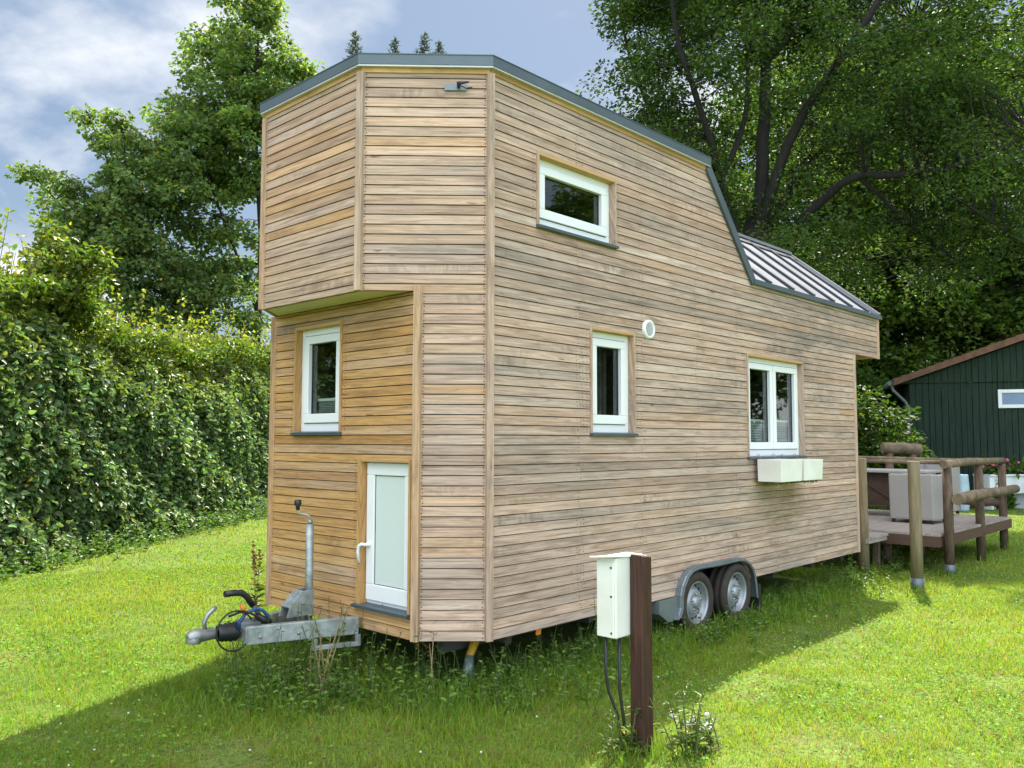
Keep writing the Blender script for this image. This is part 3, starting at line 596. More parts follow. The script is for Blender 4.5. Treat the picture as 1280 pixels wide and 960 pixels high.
# drawbar
dr = MB()
for s in (1, -1):
    yy = lambda y: WD/2+(WD/2-y)*(-1)*s if s == -1 else y
    y0, y1 = 1.15, .905
    if s == -1: y0, y1 = WD-y0, WD-y1
    dr.bar((-1.075, y0, .408), (-.365, y1, .405), .05, .118)
dr.bar((-1.09, WD/2, .41), (-1.02, WD/2, .41), .20, .10)
drawbar = dr.build('drawbar', 'galv', house, .006)
for f_ in (.12, .45, .86):
    q = Vector((-1.075, 1.15, .41)).lerp(Vector((-.365, .905, .41)), f_); nn = Vector((-.245, -.71, 0)).normalized(); mb = MB(); mb.lathe([(0, .012), (.010, .012), (.011, 0)], 6, tuple(q+nn*.024+Vector((0, 0, .02 if f_ > .5 else -.015))), tuple(nn)); mb.build('bolt', 'dsteel' if f_ > .5 else 'steel', drawbar)
mb = MB(); e0 = Vector((-.66, .985, 0)); e1 = Vector((-.38, .885, 0))
mb.bar(e0+Vector((0, 0, .285)), e1+Vector((0, 0, .285)), .035, .03); mb.bar(e1+Vector((0, 0, .27)), e1+Vector((0, 0, .345)), .03, .03, up=(1, 0, 0)); mb.bar(e0+Vector((0, 0, .27)), e0+Vector((0, 0, .345)), .03, .03, up=(1, 0, 0)); mb.build('support_frame', 'galv', drawbar, .003)
YC = WD/2
mb = MB(); mb.lathe([(.035, 0), (.052, .01), (.045, .025), (.057, .035), (.047, .05), (.06, .062), (.05, .078), (.062, .09), (.052, .106), (.062, .12), (.055, .135), (.04, .14)], 24, (-1.24, YC-.005, .437), (1, 0, -.03)); mb.build('bellows', 'blackp', drawbar)
mb = MB(); mb.tube([(-1.25, YC, .435), (-1.31, YC, .438), (-1.36, YC, .445), (-1.40, YC, .44), (-1.43, YC, .43)], [.03, .036, .044, .047, .03], 16); mb.tube([(-1.39, YC, .45), (-1.395, YC, .40)], [.045, .048], 16); mb.box((-1.30, YC, .462), (.09, .05, .03)); mb.build('coupling', 'steel', drawbar, .004)
mb = MB(); mb.tube([(-1.315, YC, .465), (-1.325, YC, .52), (-1.305, YC, .56), (-1.27, YC, .59), (-1.245, YC, .605)], [.013, .014, .015, .015, .012], 10); mb.build('coupling_handle', 'steel', drawbar)
mb = MB(); mb.tube([(-1.10, YC, .47), (-.93, YC, .465)], [.036, .036], 14); mb.box((-1.0, YC, .455), (.22, .09, .05)); mb.build('overrun_shaft', 'steel', drawbar, .005)
mb = MB(); mb.tube([(-.935, YC-.03, .49), (-1.0, YC-.03, .575), (-1.035, YC-.03, .625)], [.016, .014, .013], 10, 1); mb.tube([(-1.005, YC-.03, .585), (-1.05, YC-.03, .65), (-1.085, YC-.03, .678), (-1.14, YC-.03, .684), (-1.205, YC-.03, .685)], [.02, .021, .021, .021, .021], 12); mb.build('brake_lever', ['blackp', 'steel'], drawbar)
mb = MB(); mb.tube([(-1.09, YC-.03, .60), (-1.07, YC-.03, .57), (-1.075, YC-.035, .54)], [.013, .016, .01], 8); mb.build('brake_button', 'orange', drawbar)
mb = MB(); pts = [(-1.115+.0, YC-.06, .45), (-1.12, YC-.07, .50), (-1.07, YC-.07, .555), (-1.0, YC-.07, .57), (-.95, YC-.07, .55), (-.915, YC-.07, .51), (-.90, YC-.06, .47)]; mb.tube(pts, .012, 8); mb.build('cable', 'blue', drawbar)
def loop(c, rx, rz, t0, t1, n=26, dy=0): return [(c[0]+rx*math.cos(R(t0+(t1-t0)*i/n)), c[1]+dy*i/n, c[2]+rz*math.sin(R(t0+(t1-t0)*i/n))) for i in range(n+1)]
mb = MB(); mb.tube(loop((-1.16, YC-.09, .455), .125, .125, 25, 310), .006, 6); mb.tube([(-.92, YC-.07, .475), (-.97, YC-.07, .50), (-1.03, YC-.08, .54), (-1.1, YC-.08, .57), (-1.2, YC-.08, .55)], .008, 6); mb.tube([(-.99, YC-.05, .52), (-.94, YC-.06, .49), (-.89, YC-.06, .462)], [.018, .024, .02], 10); mb.build('cable', 'blackp', drawbar)
mb = MB(); mb.tube([(-.555, YC, .36), (-.555, YC, 1.085)], .0275, 20); mb.tube([(-.555, YC, 1.085), (-.555, YC, 1.115)], [.018, .016], 12); mb.tube([(-.555, YC, 1.11), (-.555, YC, 1.135), (-.575, YC+.015, 1.15), (-.615, YC+.045, 1.16), (-.625, YC+.05, 1.19)], .008, 8); mb.tube([(-.625, YC+.05, 1.185), (-.625, YC+.05, 1.205), (-.625, YC+.05, 1.225), (-.625, YC+.05, 1.255)], [.014, .014, .026, .022], 12, 1); mb.tube([(-.555, YC, .27), (-.555, YC, .4)], .022, 14); mb.build('jockey_jack', ['galv', 'blackp'], drawbar)
mb = MB(); pr_ = [(-.76, YC-.06, .47), (-.555, YC-.06, .47), (-.555, YC-.06, .64), (-.64, YC-.06, .635), (-.74, YC-.06, .535)]; mb.prism(pr_, (0, 1, 0), .012); mb.prism([(x, y+.1, z) for x, y, z in pr_], (0, 1, 0), .012); mb.hexa([(-.745, YC-.05, .53), (-.635, YC-.05, .63), (-.635, YC+.045, .63), (-.745, YC+.045, .53), (-.75, YC-.05, .54), (-.64, YC-.05, .64), (-.64, YC+.045, .64), (-.75, YC+.045, .54)])
mb.quad([(-.735, YC-.03, .548), (-.70, YC-.03, .58), (-.70, YC+.02, .58), (-.735, YC+.02, .548)], 1); mb.quad([(-.685, YC-.03, .594), (-.65, YC-.03, .626), (-.65, YC+.02, .626), (-.685, YC+.02, .594)], 1); mb.build('jack_bracket', ['galv', 'blackp'], drawbar, .002)

# ------------------------------------------------------------------ white boxes below the double window
def window_box(x0, x1, z0, z1, dp, label):
    t = empty('planter_box', ((x0+x1)/2, -.02, z0), label, 'planter box', 'white boxes under the double window')
    mb = MB(); y0, y1 = -.045, -.045-dp; tp = .008
    P = [(x0+tp, y0, z0), (x1-tp, y0, z0), (x1-tp, y1+tp, z0), (x0+tp, y1+tp, z0), (x0, y0, z1), (x1, y0, z1), (x1, y1, z1), (x0, y1, z1)]; mb.hexa(P); mb.build('box_body', 'boxwhite', t, .006)
    m2 = MB(); m2.lathe([(0, .006), (.009, .005), (.009, 0)], 10, ((x0+x1)/2+.07, y1+.014, z0+.045), (0, -1, 0)); m2.build('drain_plug', 'blackp', t)
    m3 = MB(); rr = random.Random(int(x0*100))
    for i in range(90):
        x = rr.uniform(x0+.03, x1-.03); y = rr.uniform(y1+.03, y0); h = rr.uniform(.005, .028); m3.box((x, y, z0-h/2), (.012, .012, h), rr.random())
    m3.build('moss', 'moss', t)['kind'] = 'stuff'
    for x in (x0+.07, x1-.07): m4 = MB(); m4.tube([(x, -.012, z1-.02), (x, -.012, z1+.045), (x, -.03, z1+.05), (x, -.05, z1+.01)], .004, 6); m4.build('hook', 'steel', t)
    return t
window_box(3.60, 4.05, .905+B, 1.118+B, .25, 'white box hung below the double window, nearer of the two')
window_box(4.10, 4.53, .905+B, 1.112+B, .25, 'white box hung below the double window, farther of the two')

# ------------------------------------------------------------------ electric post
px0, py0 = -.075, -1.245
ep = empty('electric_post', (px0, py0, 0), 'brown wooden post carrying a white meter box with two black cables', 'meter post')
mb = MB(); mb.hexa([(px0-.046, py0-.046, -.05), (px0+.046, py0-.046, -.05), (px0+.046, py0+.046, -.05), (px0-.046, py0+.046, -.05), (px0-.043, py0-.043, 1.055), (px0+.043, py0-.043, 1.045), (px0+.043, py0+.043, 1.05), (px0-.043, py0+.043, 1.06)]); mb.build('post', 'post_red', ep, .008)
bx0, bx1, by0, by1, bz0, bz1 = px0-.165, px0+.098, py0+.046, py0+.17, .62, 1.045
mb = MB(); mb.hexa([(bx0, by0, bz0), (bx1, by0, bz0), (bx1, by1, bz0), (bx0, by1, bz0), (bx0, by0, bz1), (bx1, by0, bz1), (bx1, by1, bz1), (bx0, by1, bz1)])
box = mb.build('meter_box', 'boxwhite', ep, .008)
mb = MB(); zl = lambda y: bz1+.020-.10*(y-by0+.01); dzx = -.026; yy0, yy1 = by0-.01, by1+.012; xx0, xx1 = bx0-.055, bx1+.012; mb.hexa([(xx0, yy0, zl(yy0)-.009), (xx1, yy0, zl(yy0)-.009+dzx), (xx1, yy1, zl(yy1)-.009+dzx), (xx0, yy1, zl(yy1)-.009), (xx0, yy0, zl(yy0)), (xx1, yy0, zl(yy0)+dzx), (xx1, yy1, zl(yy1)+dzx), (xx0, yy1, zl(yy1))]); mb.build('lid', 'boxwhite', box, .003)
mb = MB(); mb.hexa([(bx0-.012, by0+.008, bz0+.004), (bx0, by0+.008, bz0+.004), (bx0, by1-.004, bz0+.004), (bx0-.012, by1-.004, bz0+.004), (bx0-.012, by0+.008, bz1-.02), (bx0, by0+.008, bz1-.02), (bx0, by1-.004, bz1-.02), (bx0-.012, by1-.004, bz1-.02)]); cv = mb.build('cover', 'boxwhite', box, .004)
for z in (bz0+.03, (bz0+bz1)/2+.01, bz1-.05): mb = MB(); mb.lathe([(0, .004), (.006, .004), (.006, 0)], 8, (bx0-.012, by0+.022, z), (-1, 0, 0)); mb.build('screw', 'screw', box)
c1 = [(bx0+.02, by1-.04, bz0+.01), (bx0+.02, by1-.04, .42), (bx0+.03, by1-.05, .33), (bx0+.07, by1-.08, .2), (bx0+.08, by1-.1, .02)]; c2 = [(bx0+.07, by0+.03, bz0+.01), (bx0+.068, by0+.03, .35), (bx0+.085, by0+.02, .2), (bx0+.10, by0+.0, .02)]
for c_ in (c1, c2): mb = MB(); mb.tube(c_, .0085, 8); mb.build('cable', 'blackp', ep)

# ------------------------------------------------------------------ timber posts, deck, railing
def tpost(u, v, h, r_, label, rnd=True):
    g = gp(u, v); t = empty('timber_post', (g[0], g[1], 0), label, 'post', 'free standing timber posts by the deck')
    mb = MB(); mb.tube([(g[0], g[1], .12 if rnd else -.05), (g[0]+.003, g[1], h*.5), (g[0], g[1]+.004, h-.012), (g[0], g[1]+.004, h)], [r_*1.03, r_, r_*.98, r_*.93], 14); mb.build('post', 'post_wood', t)
    if rnd: mb = MB(); mb.tube([(g[0], g[1], -.02), (g[0], g[1], .15)], r_*1.08, 14); mb.build('post_shoe', 'sleeve', t)
    return t
tpost(1080, 719, 1.46, .068, 'round timber post against the rear corner of the house', False)
tpost(1147, 739, 1.45, .066, 'round timber post standing alone in front of the deck')
DX0, DX1, DY0, DY1, DZ = 7.5, 10.95, -.47, 3.4, .51
dk = empty('wooden_deck', (DX0, DY0, 0), 'raised silver grey wooden deck behind the house', 'deck')
mb = MB(); n = 28
for i in range(n):
    xa = DX0+(DX1-DX0)*i/n; xb = DX0+(DX1-DX0)*(i+1)/n-.008; mb.box(((xa+xb)/2, (DY0+DY1)/2, DZ-.014), (xb-xa, DY1-DY0+.03, .028))
mb.build('deck_boards', 'deck', dk)
mb = MB()
for (a_, b_) in (((DX0, DY0), (DX1, DY0)), ((DX0, DY1), (DX0, DY0)), ((DX1, DY0), (DX1, DY1))): mb.bar((*a_, DZ-.095), (*b_, DZ-.095), .045, .13)
for x in np.linspace(DX0+.5, DX1-.5, 5): mb.bar((x, DY0, DZ-.1), (x, DY1, DZ-.1), .05, .12)
mb.build('rim_joist', 'deck_edge', dk)
mb = MB()
for x in (DX0+.4, (DX0+DX1)/2, DX1-.4):
    for y in (.3, 1.6, 3.0): mb = MB(); mb.tube([(x, y, 0), (x, y, DZ-.15)], .06, 8); mb.build('deck_leg', 'log', dk)
st = empty('doorstep', (7.0, .5, 0), 'low wooden step with a dark grating between house and deck', 'doorstep')
mb = MB()
for i in range(5): mb.box((6.93+i*.12, .95, .47), (.112, 1.65, .03))
mb.box((7.15, .16, .43), (.62, .04, .06)); mb.build('step_boards', 'deck', st)
mb = MB(); mb.box((7.05, .75, .498), (.42, .7, .022)); mb.build('grating', 'mat', st)
mb = MB()
for x in (6.95, 7.38):
    for y in (.25, 1.6): mb = MB(); mb.box((x, y, .22), (.07, .07, .44)); mb.build('step_leg', 'log', st)
rl = empty('log_railing', (7.58, -.57, 0), 'rustic log railing with three posts along the open side of the deck', 'railing')
C_, D_, E_ = (7.60, -.565), (9.38, -.46), (10.98, -.37)
for (x, y), h in ((C_, 1.37), (D_, 1.34), (E_, 1.33)):
    mb = MB(); mb.tube([(x, y, .1 if x < 8 else -.05), (x, y, .8), (x, y, h)], [.062, .06, .058], 12); p_ = mb.build('post', 'log', rl)
    if x > 8: continue
    mb = MB(); mb.tube([(x, y, -.02), (x, y, .14)], .066, 12); mb.build('post_shoe', 'sleeve', p_)
mb = MB(); mb.tube([(7.45, -.575, 1.385), (8.6, -.51, 1.40), (9.9, -.44, 1.385), (11.1, -.36, 1.375)], [.052, .055, .05, .05], 12); mb.build('top_rail', 'log_bark', rl)
mb = MB(); mb.tube([(7.55, -.69, .955), (8.6, -.62, .96), (10., -.55, .94), (11.3, -.48, .93)], [.07, .072, .068, .066], 14); mb.build('middle_rail', 'log_bark', rl)
mb = MB(); mb.tube([(7.56, -.5, 1.41), (7.52, 1., 1.415), (7.5, 2.6, 1.42)], [.026, .028, .026], 8); mb.build('side_rail', 'log_bark', rl)
mb = MB(); mb.tube([(7.5, 2.6, 0), (7.5, 2.6, 1.43)], .06, 10); mb.build('post', 'log', rl)
mb = MB(); mb.tube([(10.95, 3.3, 0), (10.95, 3.3, 1.5)], .06, 10); mb.build('post', 'log', rl)
mb = MB(); mb.tube([(10.98, 3.5, 1.4), (10.98, 1.5, 1.385), (10.98, -.36, 1.36)], .035, 10); mb.build('top_rail', 'log_bark', rl)
mb = MB(); mb.tube([(10.98, 3.5, .72), (10.98, -.36, .72)], .06, 10); mb.build('middle_rail', 'deck_edge', rl)

# wicker furniture
def armchair(cx, cy, rz, label, w=.6, dpt=.6, h=.66):
    t = empty('wicker_armchair', (cx, cy, DZ), label, 'armchair', 'grey wicker armchairs on the deck')
    m = Matrix.Rotation(rz, 3, 'Z'); T = lambda x, y, z: tuple(m @ Vector((x, y, 0))+Vector((cx, cy, DZ+z)))
    def bx(mb, x0, x1, y0, y1, z0, z1, lean=0): mb.hexa([T(x0, y0, z0), T(x1, y0, z0), T(x1, y1, z0), T(x0, y1, z0), T(x0+lean, y0, z1), T(x1+lean, y0, z1), T(x1+lean, y1, z1), T(x0+lean, y1, z1)])
    mb = MB(); bx(mb, -dpt/2, -dpt/2+.09, -w/2, w/2, .05, h, -.03); mb.build('backrest', 'wicker', t, .02)
    for s in (-1, 1): mb = MB(); bx(mb, -dpt/2+.09, dpt/2, s*w/2-(.09 if s > 0 else 0), s*w/2+(.09 if s < 0 else 0), .05, h*.98); mb.build('armrest', 'wicker', t, .015)
    mb = MB(); bx(mb, -dpt/2+.09, dpt/2, -w/2+.09, w/2-.09, .06, .38); mb.build('seat', 'wicker', t, .02)
    for sx_ in (-1, 1):
        for sy in (-1, 1): mb = MB(); bx(mb, sx_*(dpt/2-.04)-.02, sx_*(dpt/2-.04)+.02, sy*(w/2-.04)-.02, sy*(w/2-.04)+.02, 0, .055); mb.build('leg', 'blackp', t)
    return t
armchair(9.10, .27, 0., 'grey wicker armchair seen from behind, beside the corner railing post', .60, .62, .70)
armchair(9.35, 1.55, R(-90), 'grey wicker armchair seen end on, half hidden by the house corner', .6, .62, .72)
armchair(10.75, .55, R(180), 'grey wicker armchair facing the house from across the table', .6, .6, .86)
tb = empty('garden_table', (9.95, 1.1, DZ), 'grey topped garden table with brown slatted side on the deck', 'table')
mb = MB(); mb.box((9.95, .95, DZ+.70), (.8, 1.3, .04)); mb.build('tabletop', 'wicker', tb, .006)
mb = MB(); mb.box((9.68, .98, DZ+.42), (.03, 1.1, .5)); mb.bar((9.66, .5, DZ+.06), (9.66, 1.4, DZ+.62), .03, .03); mb.build('side_panel', 'tablew', tb)
for x in (9.6, 10.3):
    for y in (.35, 1.55): mb = MB(); mb.box((x, y, DZ+.34), (.06, .06, .68)); mb.build('leg', 'tablew', tb)

# ------------------------------------------------------------------ shed
SD = 23.; so_ = at(1139, 551, SD); so_[2] = 0; _a = R(20); sx_ = Vector(tuple(RH*math.cos(_a)-FH*math.sin(_a))); sy_ = Vector(tuple(FH*math.cos(_a)+RH*math.sin(_a))); SO = Vector(tuple(so_))
SP = lambda u, d_, z: tuple(SO+sx_*u+sy_*d_+Vector((0, 0, z)))
pxm = SD/FPX; zc = 1.673
ze_ = zc+(553-481)*pxm; slope_ = .36
sh = empty('garden_shed', tuple(SO), 'dark green board clad shed with brown tiled roof beyond the deck', 'shed')
SW_ = 9.2; SDp = 7.; zrid = ze_-.12+(SW_/2)*slope_+.35
mb = MB(); rr = random.Random(5); u = 0
gable = lambda u: ze_+.07+min(u, SW_-u)*slope_
while u < SW_:
    w = rr.uniform(.13, .17); u1 = min(SW_, u+w-.012); dd = rr.uniform(-.012, .012)
    mb.hexa([SP(u, -.0+dd, .0), SP(u1, dd, 0), SP(u1, .04, 0), SP(u, .04, 0), SP(u, dd, ze_), SP(u1, dd, ze_), SP(u1, .04, ze_), SP(u, .04, ze_)])
    mb.hexa([SP(u-.3 if u == 0 else u, dd-.05, ze_+.012), SP(u1, dd-.05, ze_+.012), SP(u1, .02, ze_+.012), SP(u-.3 if u == 0 else u, .02, ze_+.012), SP(u-.3 if u == 0 else u, dd-.05, gable(u)+(-.08 if u == 0 else 0)), SP(u1, dd-.05, gable(u1)), SP(u1, .02, gable(u1)), SP(u-.3 if u == 0 else u, .02, gable(u)+(-.08 if u == 0 else 0))])
    u += w
for u in (0., SW_-.04): mb.hexa([SP(u, .04, 0), SP(u+.04, .04, 0), SP(u+.04, SDp, 0), SP(u, SDp, 0), SP(u, .04, ze_), SP(u+.04, .04, ze_), SP(u+.04, SDp, ze_), SP(u, SDp, ze_)])
mb.hexa([SP(0, SDp-.04, 0), SP(SW_, SDp-.04, 0), SP(SW_, SDp, 0), SP(0, SDp, 0), SP(0, SDp-.04, ze_), SP(SW_, SDp-.04, ze_), SP(SW_, SDp, ze_), SP(0, SDp, ze_)])
mb.build('wall', 'green', sh)
mb = MB(); zb = lambda u: ze_+.10+u*slope_
for (ua, ub) in ((-.42, SW_/2), (SW_+.42, SW_/2)):
    f = lambda u: zb(min(u, SW_-u))
    nseg = 24
    for i in range(nseg):   # courses of tiles
        p0 = ua+(ub-ua)*i/nseg; p1 = ua+(ub-ua)*(i+1)/nseg
        mb.hexa([SP(p0, -.34, f(p0)), SP(p1, -.34, f(p1)), SP(p1, SDp+.3, f(p1)), SP(p0, SDp+.3, f(p0)), SP(p0, -.34, f(p0)+.19), SP(p1, -.34, f(p1)+.155), SP(p1, SDp+.3, f(p1)+.155), SP(p0, SDp+.3, f(p0)+.19)])
mb.build('roof', 'tile', sh)
wm = MB(); wu0 = (1236-1139)*pxm; wu1 = (1292-1139)*pxm; wz0 = zc+(553-512.5)*pxm; wz1 = zc+(553-490)*pxm; PS = lambda u, z, n: SP(u, -n, z)
frame_rect(wm, PS, wu0, wu1, wz0, wz1, .09, -.02, .05); wf_ = wm.build('window', 'pvc', sh, .006)
m2 = MB(); slab(m2, PS, wu0+.08, wu1-.08, wz0+.08, wz1-.08, 0, .02); m2.build('pane', 'sky_pane', wf_)
mb = MB(); mb.tube([SP(-.5, -.2, ze_+.02), SP(-.5, SDp, ze_+.02)], .07, 10); mb.tube([SP(-.46, -.15, ze_-.02), SP(-.42, -.15, ze_-.18), SP(-.12, -.12, ze_-.5), SP(-.04, -.1, ze_-.7), SP(-.04, -.1, .1)], .042, 10); mb.build('downpipe', 'pipe', sh)
# log on its posts, planter, barrel, flowers
g0 = at(1103, 560, 15.); g1 = at(1150, 562, 15.); lg = empty('log_beam', (g0[0], g0[1], 0), 'thick grey log lying across two stubs behind the deck', 'log')
mb = MB(); mb.tube([tuple(g0), tuple((g0+g1)/2+np.array([0, 0, .01])), tuple(g1)], [.10, .105, .10], 14); mb.build('log', 'log_bark', lg)
for g in (g0*.82+g1*.18, g0*.2+g1*.8): mb = MB(); mb.tube([(g[0], g[1], 0), (g[0], g[1], g[2]-.08)], .07, 10); mb.build('stub', 'deck_edge', lg)
pl = at(1227, 607, 21.); pr = at(1330, 607, 21.5); pl[2] = pr[2] = .0
pt = empty('flower_trough', tuple(pl), 'long white planting trough full of flowers in front of the green shed', 'flower trough')
mb = MB(); mb.bar((pl[0], pl[1], .62), (pr[0], pr[1], .62), .55, .46); mb.bar((pl[0], pl[1], .84), (pr[0], pr[1], .84), .62, .05)
e = np.array([pr[0]-pl[0], pr[1]-pl[1], 0])
for t_ in (.04, .5, .96): q = pl+e*t_; mb.box((q[0], q[1], .2), (.3, .4, .4))
mb.build('trough', 'whitep', pt, .02)
bq = at(1203, 607, 20.5); bq[2] = 0; ba = empty('water_barrel', tuple(bq), 'pale blue barrel standing beside the white flower trough', 'barrel')
mb = MB(); mb.lathe([(0, 0), (.13, 0), (.135, .04), (.15, .25), (.155, .42), (.15, .6), (.135, .84), (.13, .88), (0, .88)], 20, tuple(bq), (0, 0, 1)); mb.build('barrel_body', 'barrel', ba)

# ------------------------------------------------------------------ foliage
def crown_leaves(clusters, radii, per, L, Wd, base, var=.25, droop=.3, flat=.55, yellow=.02, rng=RNG, six=False, upn=1.0):
    C = np.repeat(clusters, per, 0); Rr = np.repeat(radii, per)[:, None]; n = len(C)
    o = rng.normal(0, 1, (n, 3)); o = o/np.maximum(1, np.linalg.norm(o, axis=1, keepdims=True)/1.6); o[:, 2] *= flat
    P = C+o*Rr*.62
    ax = unit(o*np.array([1, 1, .4])+rng.normal(0, .6, (n, 3))-np.array([0, 0, droop])); nr = unit(rng.normal(0, .55, (n, 3))+np.array([0, 0, upn]))
    l = L*rng.uniform(.65, 1.25, n); V, F, k = leaf_arrays(P, ax, nr, l, l*Wd*rng.uniform(.85, 1.1, n), .18, six)
    cl = 1+np.repeat(rng.normal(0, .16, len(clusters)), per)[:, None]
    c = leaf_cols(n, 1, base, var, yellow, rng)*np.clip(cl, .5, 1.6); return V, F, np.repeat(c, k, 0)
def in_ellipsoids(n, ells, rng, shell=.35):
    out = []; vol = np.array([e[1][0]*e[1][1]*e[1][2] for e in ells]); cnt = np.maximum(1, (n*vol/vol.sum())).astype(int)
    for (c, r_), m in zip(ells, cnt):
        d = unit(rng.normal(0, 1, (m, 3))); rad = (shell+(1-shell)*rng.random(m))**(1/2.2); out.append(np.array(c)+d*np.array(r_)*rad[:, None])
    return np.concatenate(out)
def tree(name, label, cat, limbs, ells, ncl, per, L, Wd, crad, base, bark='oakbark', group=None, seed=1, droop=.3, flat=.55, yellow=.02, var=.25, twig=.02, mat='leaf', zmin=None, shell=.35, cut=None, upn=1., extra=None, six=False):
    """limbs: list of (points, radii)"""
    rng = np.random.default_rng(seed); b0 = limbs[0][0][0]; t = empty(name, (b0[0], b0[1], 0), label, cat, group)
    mb = MB(); nodes = []
    for pts, rad in limbs:
        P = [Vector(tuple(p)) for p in pts]; pp = []; rr_ = []
        for i in range(len(P)-1):
            p0 = P[max(i-1, 0)]; p1 = P[i]; p2 = P[i+1]; p3 = P[min(i+2, len(P)-1)]
            for s in range(4):
                q = s/4; pp.append(.5*((2*p1)+(p2-p0)*q+(2*p0-5*p1+4*p2-p3)*q*q+(3*p1-p0-3*p2+p3)*q**3)); rr_.append(rad[i]*(1-q)+rad[i+1]*q)
        pp.append(P[-1]); rr_.append(rad[-1])
        amp = .35*rr_[0]
        pp = [p+Vector(tuple(rng.normal(0, min(amp, .12)*.35, 3)))*(0 if i in (0,) else 1) for i, p in enumerate(pp)]
        mb.tube(pp, rr_, 9, cap=False); nodes += [(p, r_) for p, r_ in zip(pp, rr_)][2:]
    cl = in_ellipsoids(ncl, ells, rng, shell)
    if extra is not None: cl = np.concatenate([cl, extra])
    if zmin is not None: cl = cl[cl[:, 2] > zmin]
    if cut is not None: cl = cl[cut(cl)]
    ends = np.array([pts[-1] for pts, _ in limbs]); cl = np.concatenate([cl]+[ends+rng.normal(0, crad*.45, ends.shape) for _ in range(4)])
    NP = np.array([tuple(p) for p, _ in nodes]); NR = np.array([r_ for _, r_ in nodes])
    for c in cl:
        d = np.linalg.norm(NP-c, axis=1)+np.where(NP[:, 2] > c[2]+.3, 1.5, 0); i = int(np.argmin(d))
        a = NP[i]; m = a*.45+c*.55+np.array([0, 0, .12*d[i]])+rng.normal(0, .06*min(d[i], 3), 3); r0 = min(NR[i]*.7, twig*(1+.35*min(d[i], 5)))
        mb.tube([tuple(a), tuple(m), tuple(c)], [r0, r0*.65, .006], 4, cap=False)
    mb.build('trunk', bark, t, recalc=False)
    V, F, c = crown_leaves(cl, crad*rng.uniform(.7, 1.3, len(cl)), per, L, Wd, base, var, droop, flat, yellow, rng, six, upn)
    raw_mesh('crown', V, F, mat, c, t); return t
def pix(u, v, D): return tuple(at(u, v, D))
def gro(u, D): p = at(u, 551, D); return (p[0], p[1], -.1)
OAK = (.060, .106, .032); MAP = (.145, .22, .075)
def airy(f, thr, seed):   # gaps between the sprays where the sky shows through
    def cut(cl):
        r_ = np.random.default_rng(seed); n_ = np.zeros(len(cl))
        for i in range(4): k_ = r_.normal(0, f, 3); n_ += np.sin(cl @ k_+r_.uniform(0, 6.28))
        return n_ > thr
    return cut
# big oak behind the house
Do = 19.5
limbs = [([gro(935, Do), pix(938, 470, Do), pix(940, 360, Do), pix(948, 270, Do)], [.55, .46, .42, .34]),
 ([pix(948, 290, Do), pix(952, 200, Do), pix(957, 90, Do+.3), pix(955, -60, Do+.6), pix(950, -220, Do+.6)], [.26, .24, .2, .15, .08]),
 ([pix(945, 310, Do), pix(985, 180, Do-.5), pix(1040, 90, Do-1), pix(1100, 0, Do-1.6), pix(1160, -110, Do-2)], [.22, .18, .15, .11, .05]),
 ([pix(945, 320, Do), pix(1000, 215, Do+1), pix(1050, 150, Do+1.6), pix(1120, 60, Do+2), pix(1200, -60, Do+2.4)], [.2, .17, .13, .1, .05]),
 ([pix(940, 340, Do), pix(1020, 255, Do-.6), pix(1070, 222, Do-1.2), pix(1130, 218, Do-1.6), pix(1200, 205, Do-2), pix(1290, 170, Do-2.4)], [.24, .17, .14, .12, .09, .05]),
 ([pix(1075, 222, Do-1.2), pix(1110, 255, Do-1), pix(1150, 290, Do-.8), pix(1200, 330, Do-.6)], [.09, .07, .05, .025]),
 ([pix(1140, 216, Do-1.6), pix(1200, 250, Do-1.6), pix(1270, 300, Do-1.4)], [.07, .05, .025]),
 ([pix(940, 350, Do), pix(905, 240, Do-.4), pix(880, 150, Do-.8), pix(850, 60, Do-1.2), pix(835, -40, Do-1.4)], [.18, .15, .12, .09, .05]),
 ([pix(900, 230, Do-.4), pix(930, 150, Do-.2), pix(935, 60, Do)], [.12, .1, .05]),
 ([pix(938, 380, Do), pix(890, 300, Do+.6), pix(850, 200, Do+1), pix(800, 110, Do+1.2), pix(775, 20, Do+1.4)], [.16, .13, .1, .07, .04]),
 ([pix(957, 80, Do+.3), pix(1010, 10, Do+.2), pix(1050, -80, Do)], [.12, .09, .05])]
limbs = [(p_, [r_*(.85 if i_ == 0 else .62) for r_ in rd]) for i_, (p_, rd) in enumerate(limbs)]
oc = at(965, 60, Do)
ells = [(at(950, 40, Do+.3), (3.2, 3.2, 4.6)), (at(835, 110, Do+.3), (1.6, 1.7, 3.0)), (at(880, 120, Do-1.2), (1.7, 1.2, 2.2)), (at(800, 60, Do+.5), (1., 1.2, 1.6)), (at(1090, 40, Do-.3), (2.9, 2.6, 4.2)), (at(1210, 60, Do), (2.6, 2.6, 3.9)), (at(950, -150, Do), (4.2, 4.2, 3.2)), (at(1130, 160, Do-.8), (3.0, 1.8, 1.5)), (at(1000, 330, Do+.5), (1.6, 1.6, 1.3)), (at(890, 250, Do), (1.2, 1.2, 1.5)), (at(1110, 235, Do-2.6), (1.7, .8, .55)), (at(1215, 205, Do-3.), (1.5, .8, .6)), (at(950, 330, Do-1.8), (1.5, .9, .9)), (at(1020, 310, Do-1.5), (1.3, .9, .7)), (at(1240, 240, Do-1.2), (1.8, 1.6, 1.3)), (at(1120, 320, Do), (2., 1.6, 1.))]
LP = np.array([p for pts, _ in limbs[:9] for a_, b_ in zip(pts[:-1], pts[1:]) for p in [np.array(a_)*(1-k_/6)+np.array(b_)*k_/6 for k_ in range(6)]])
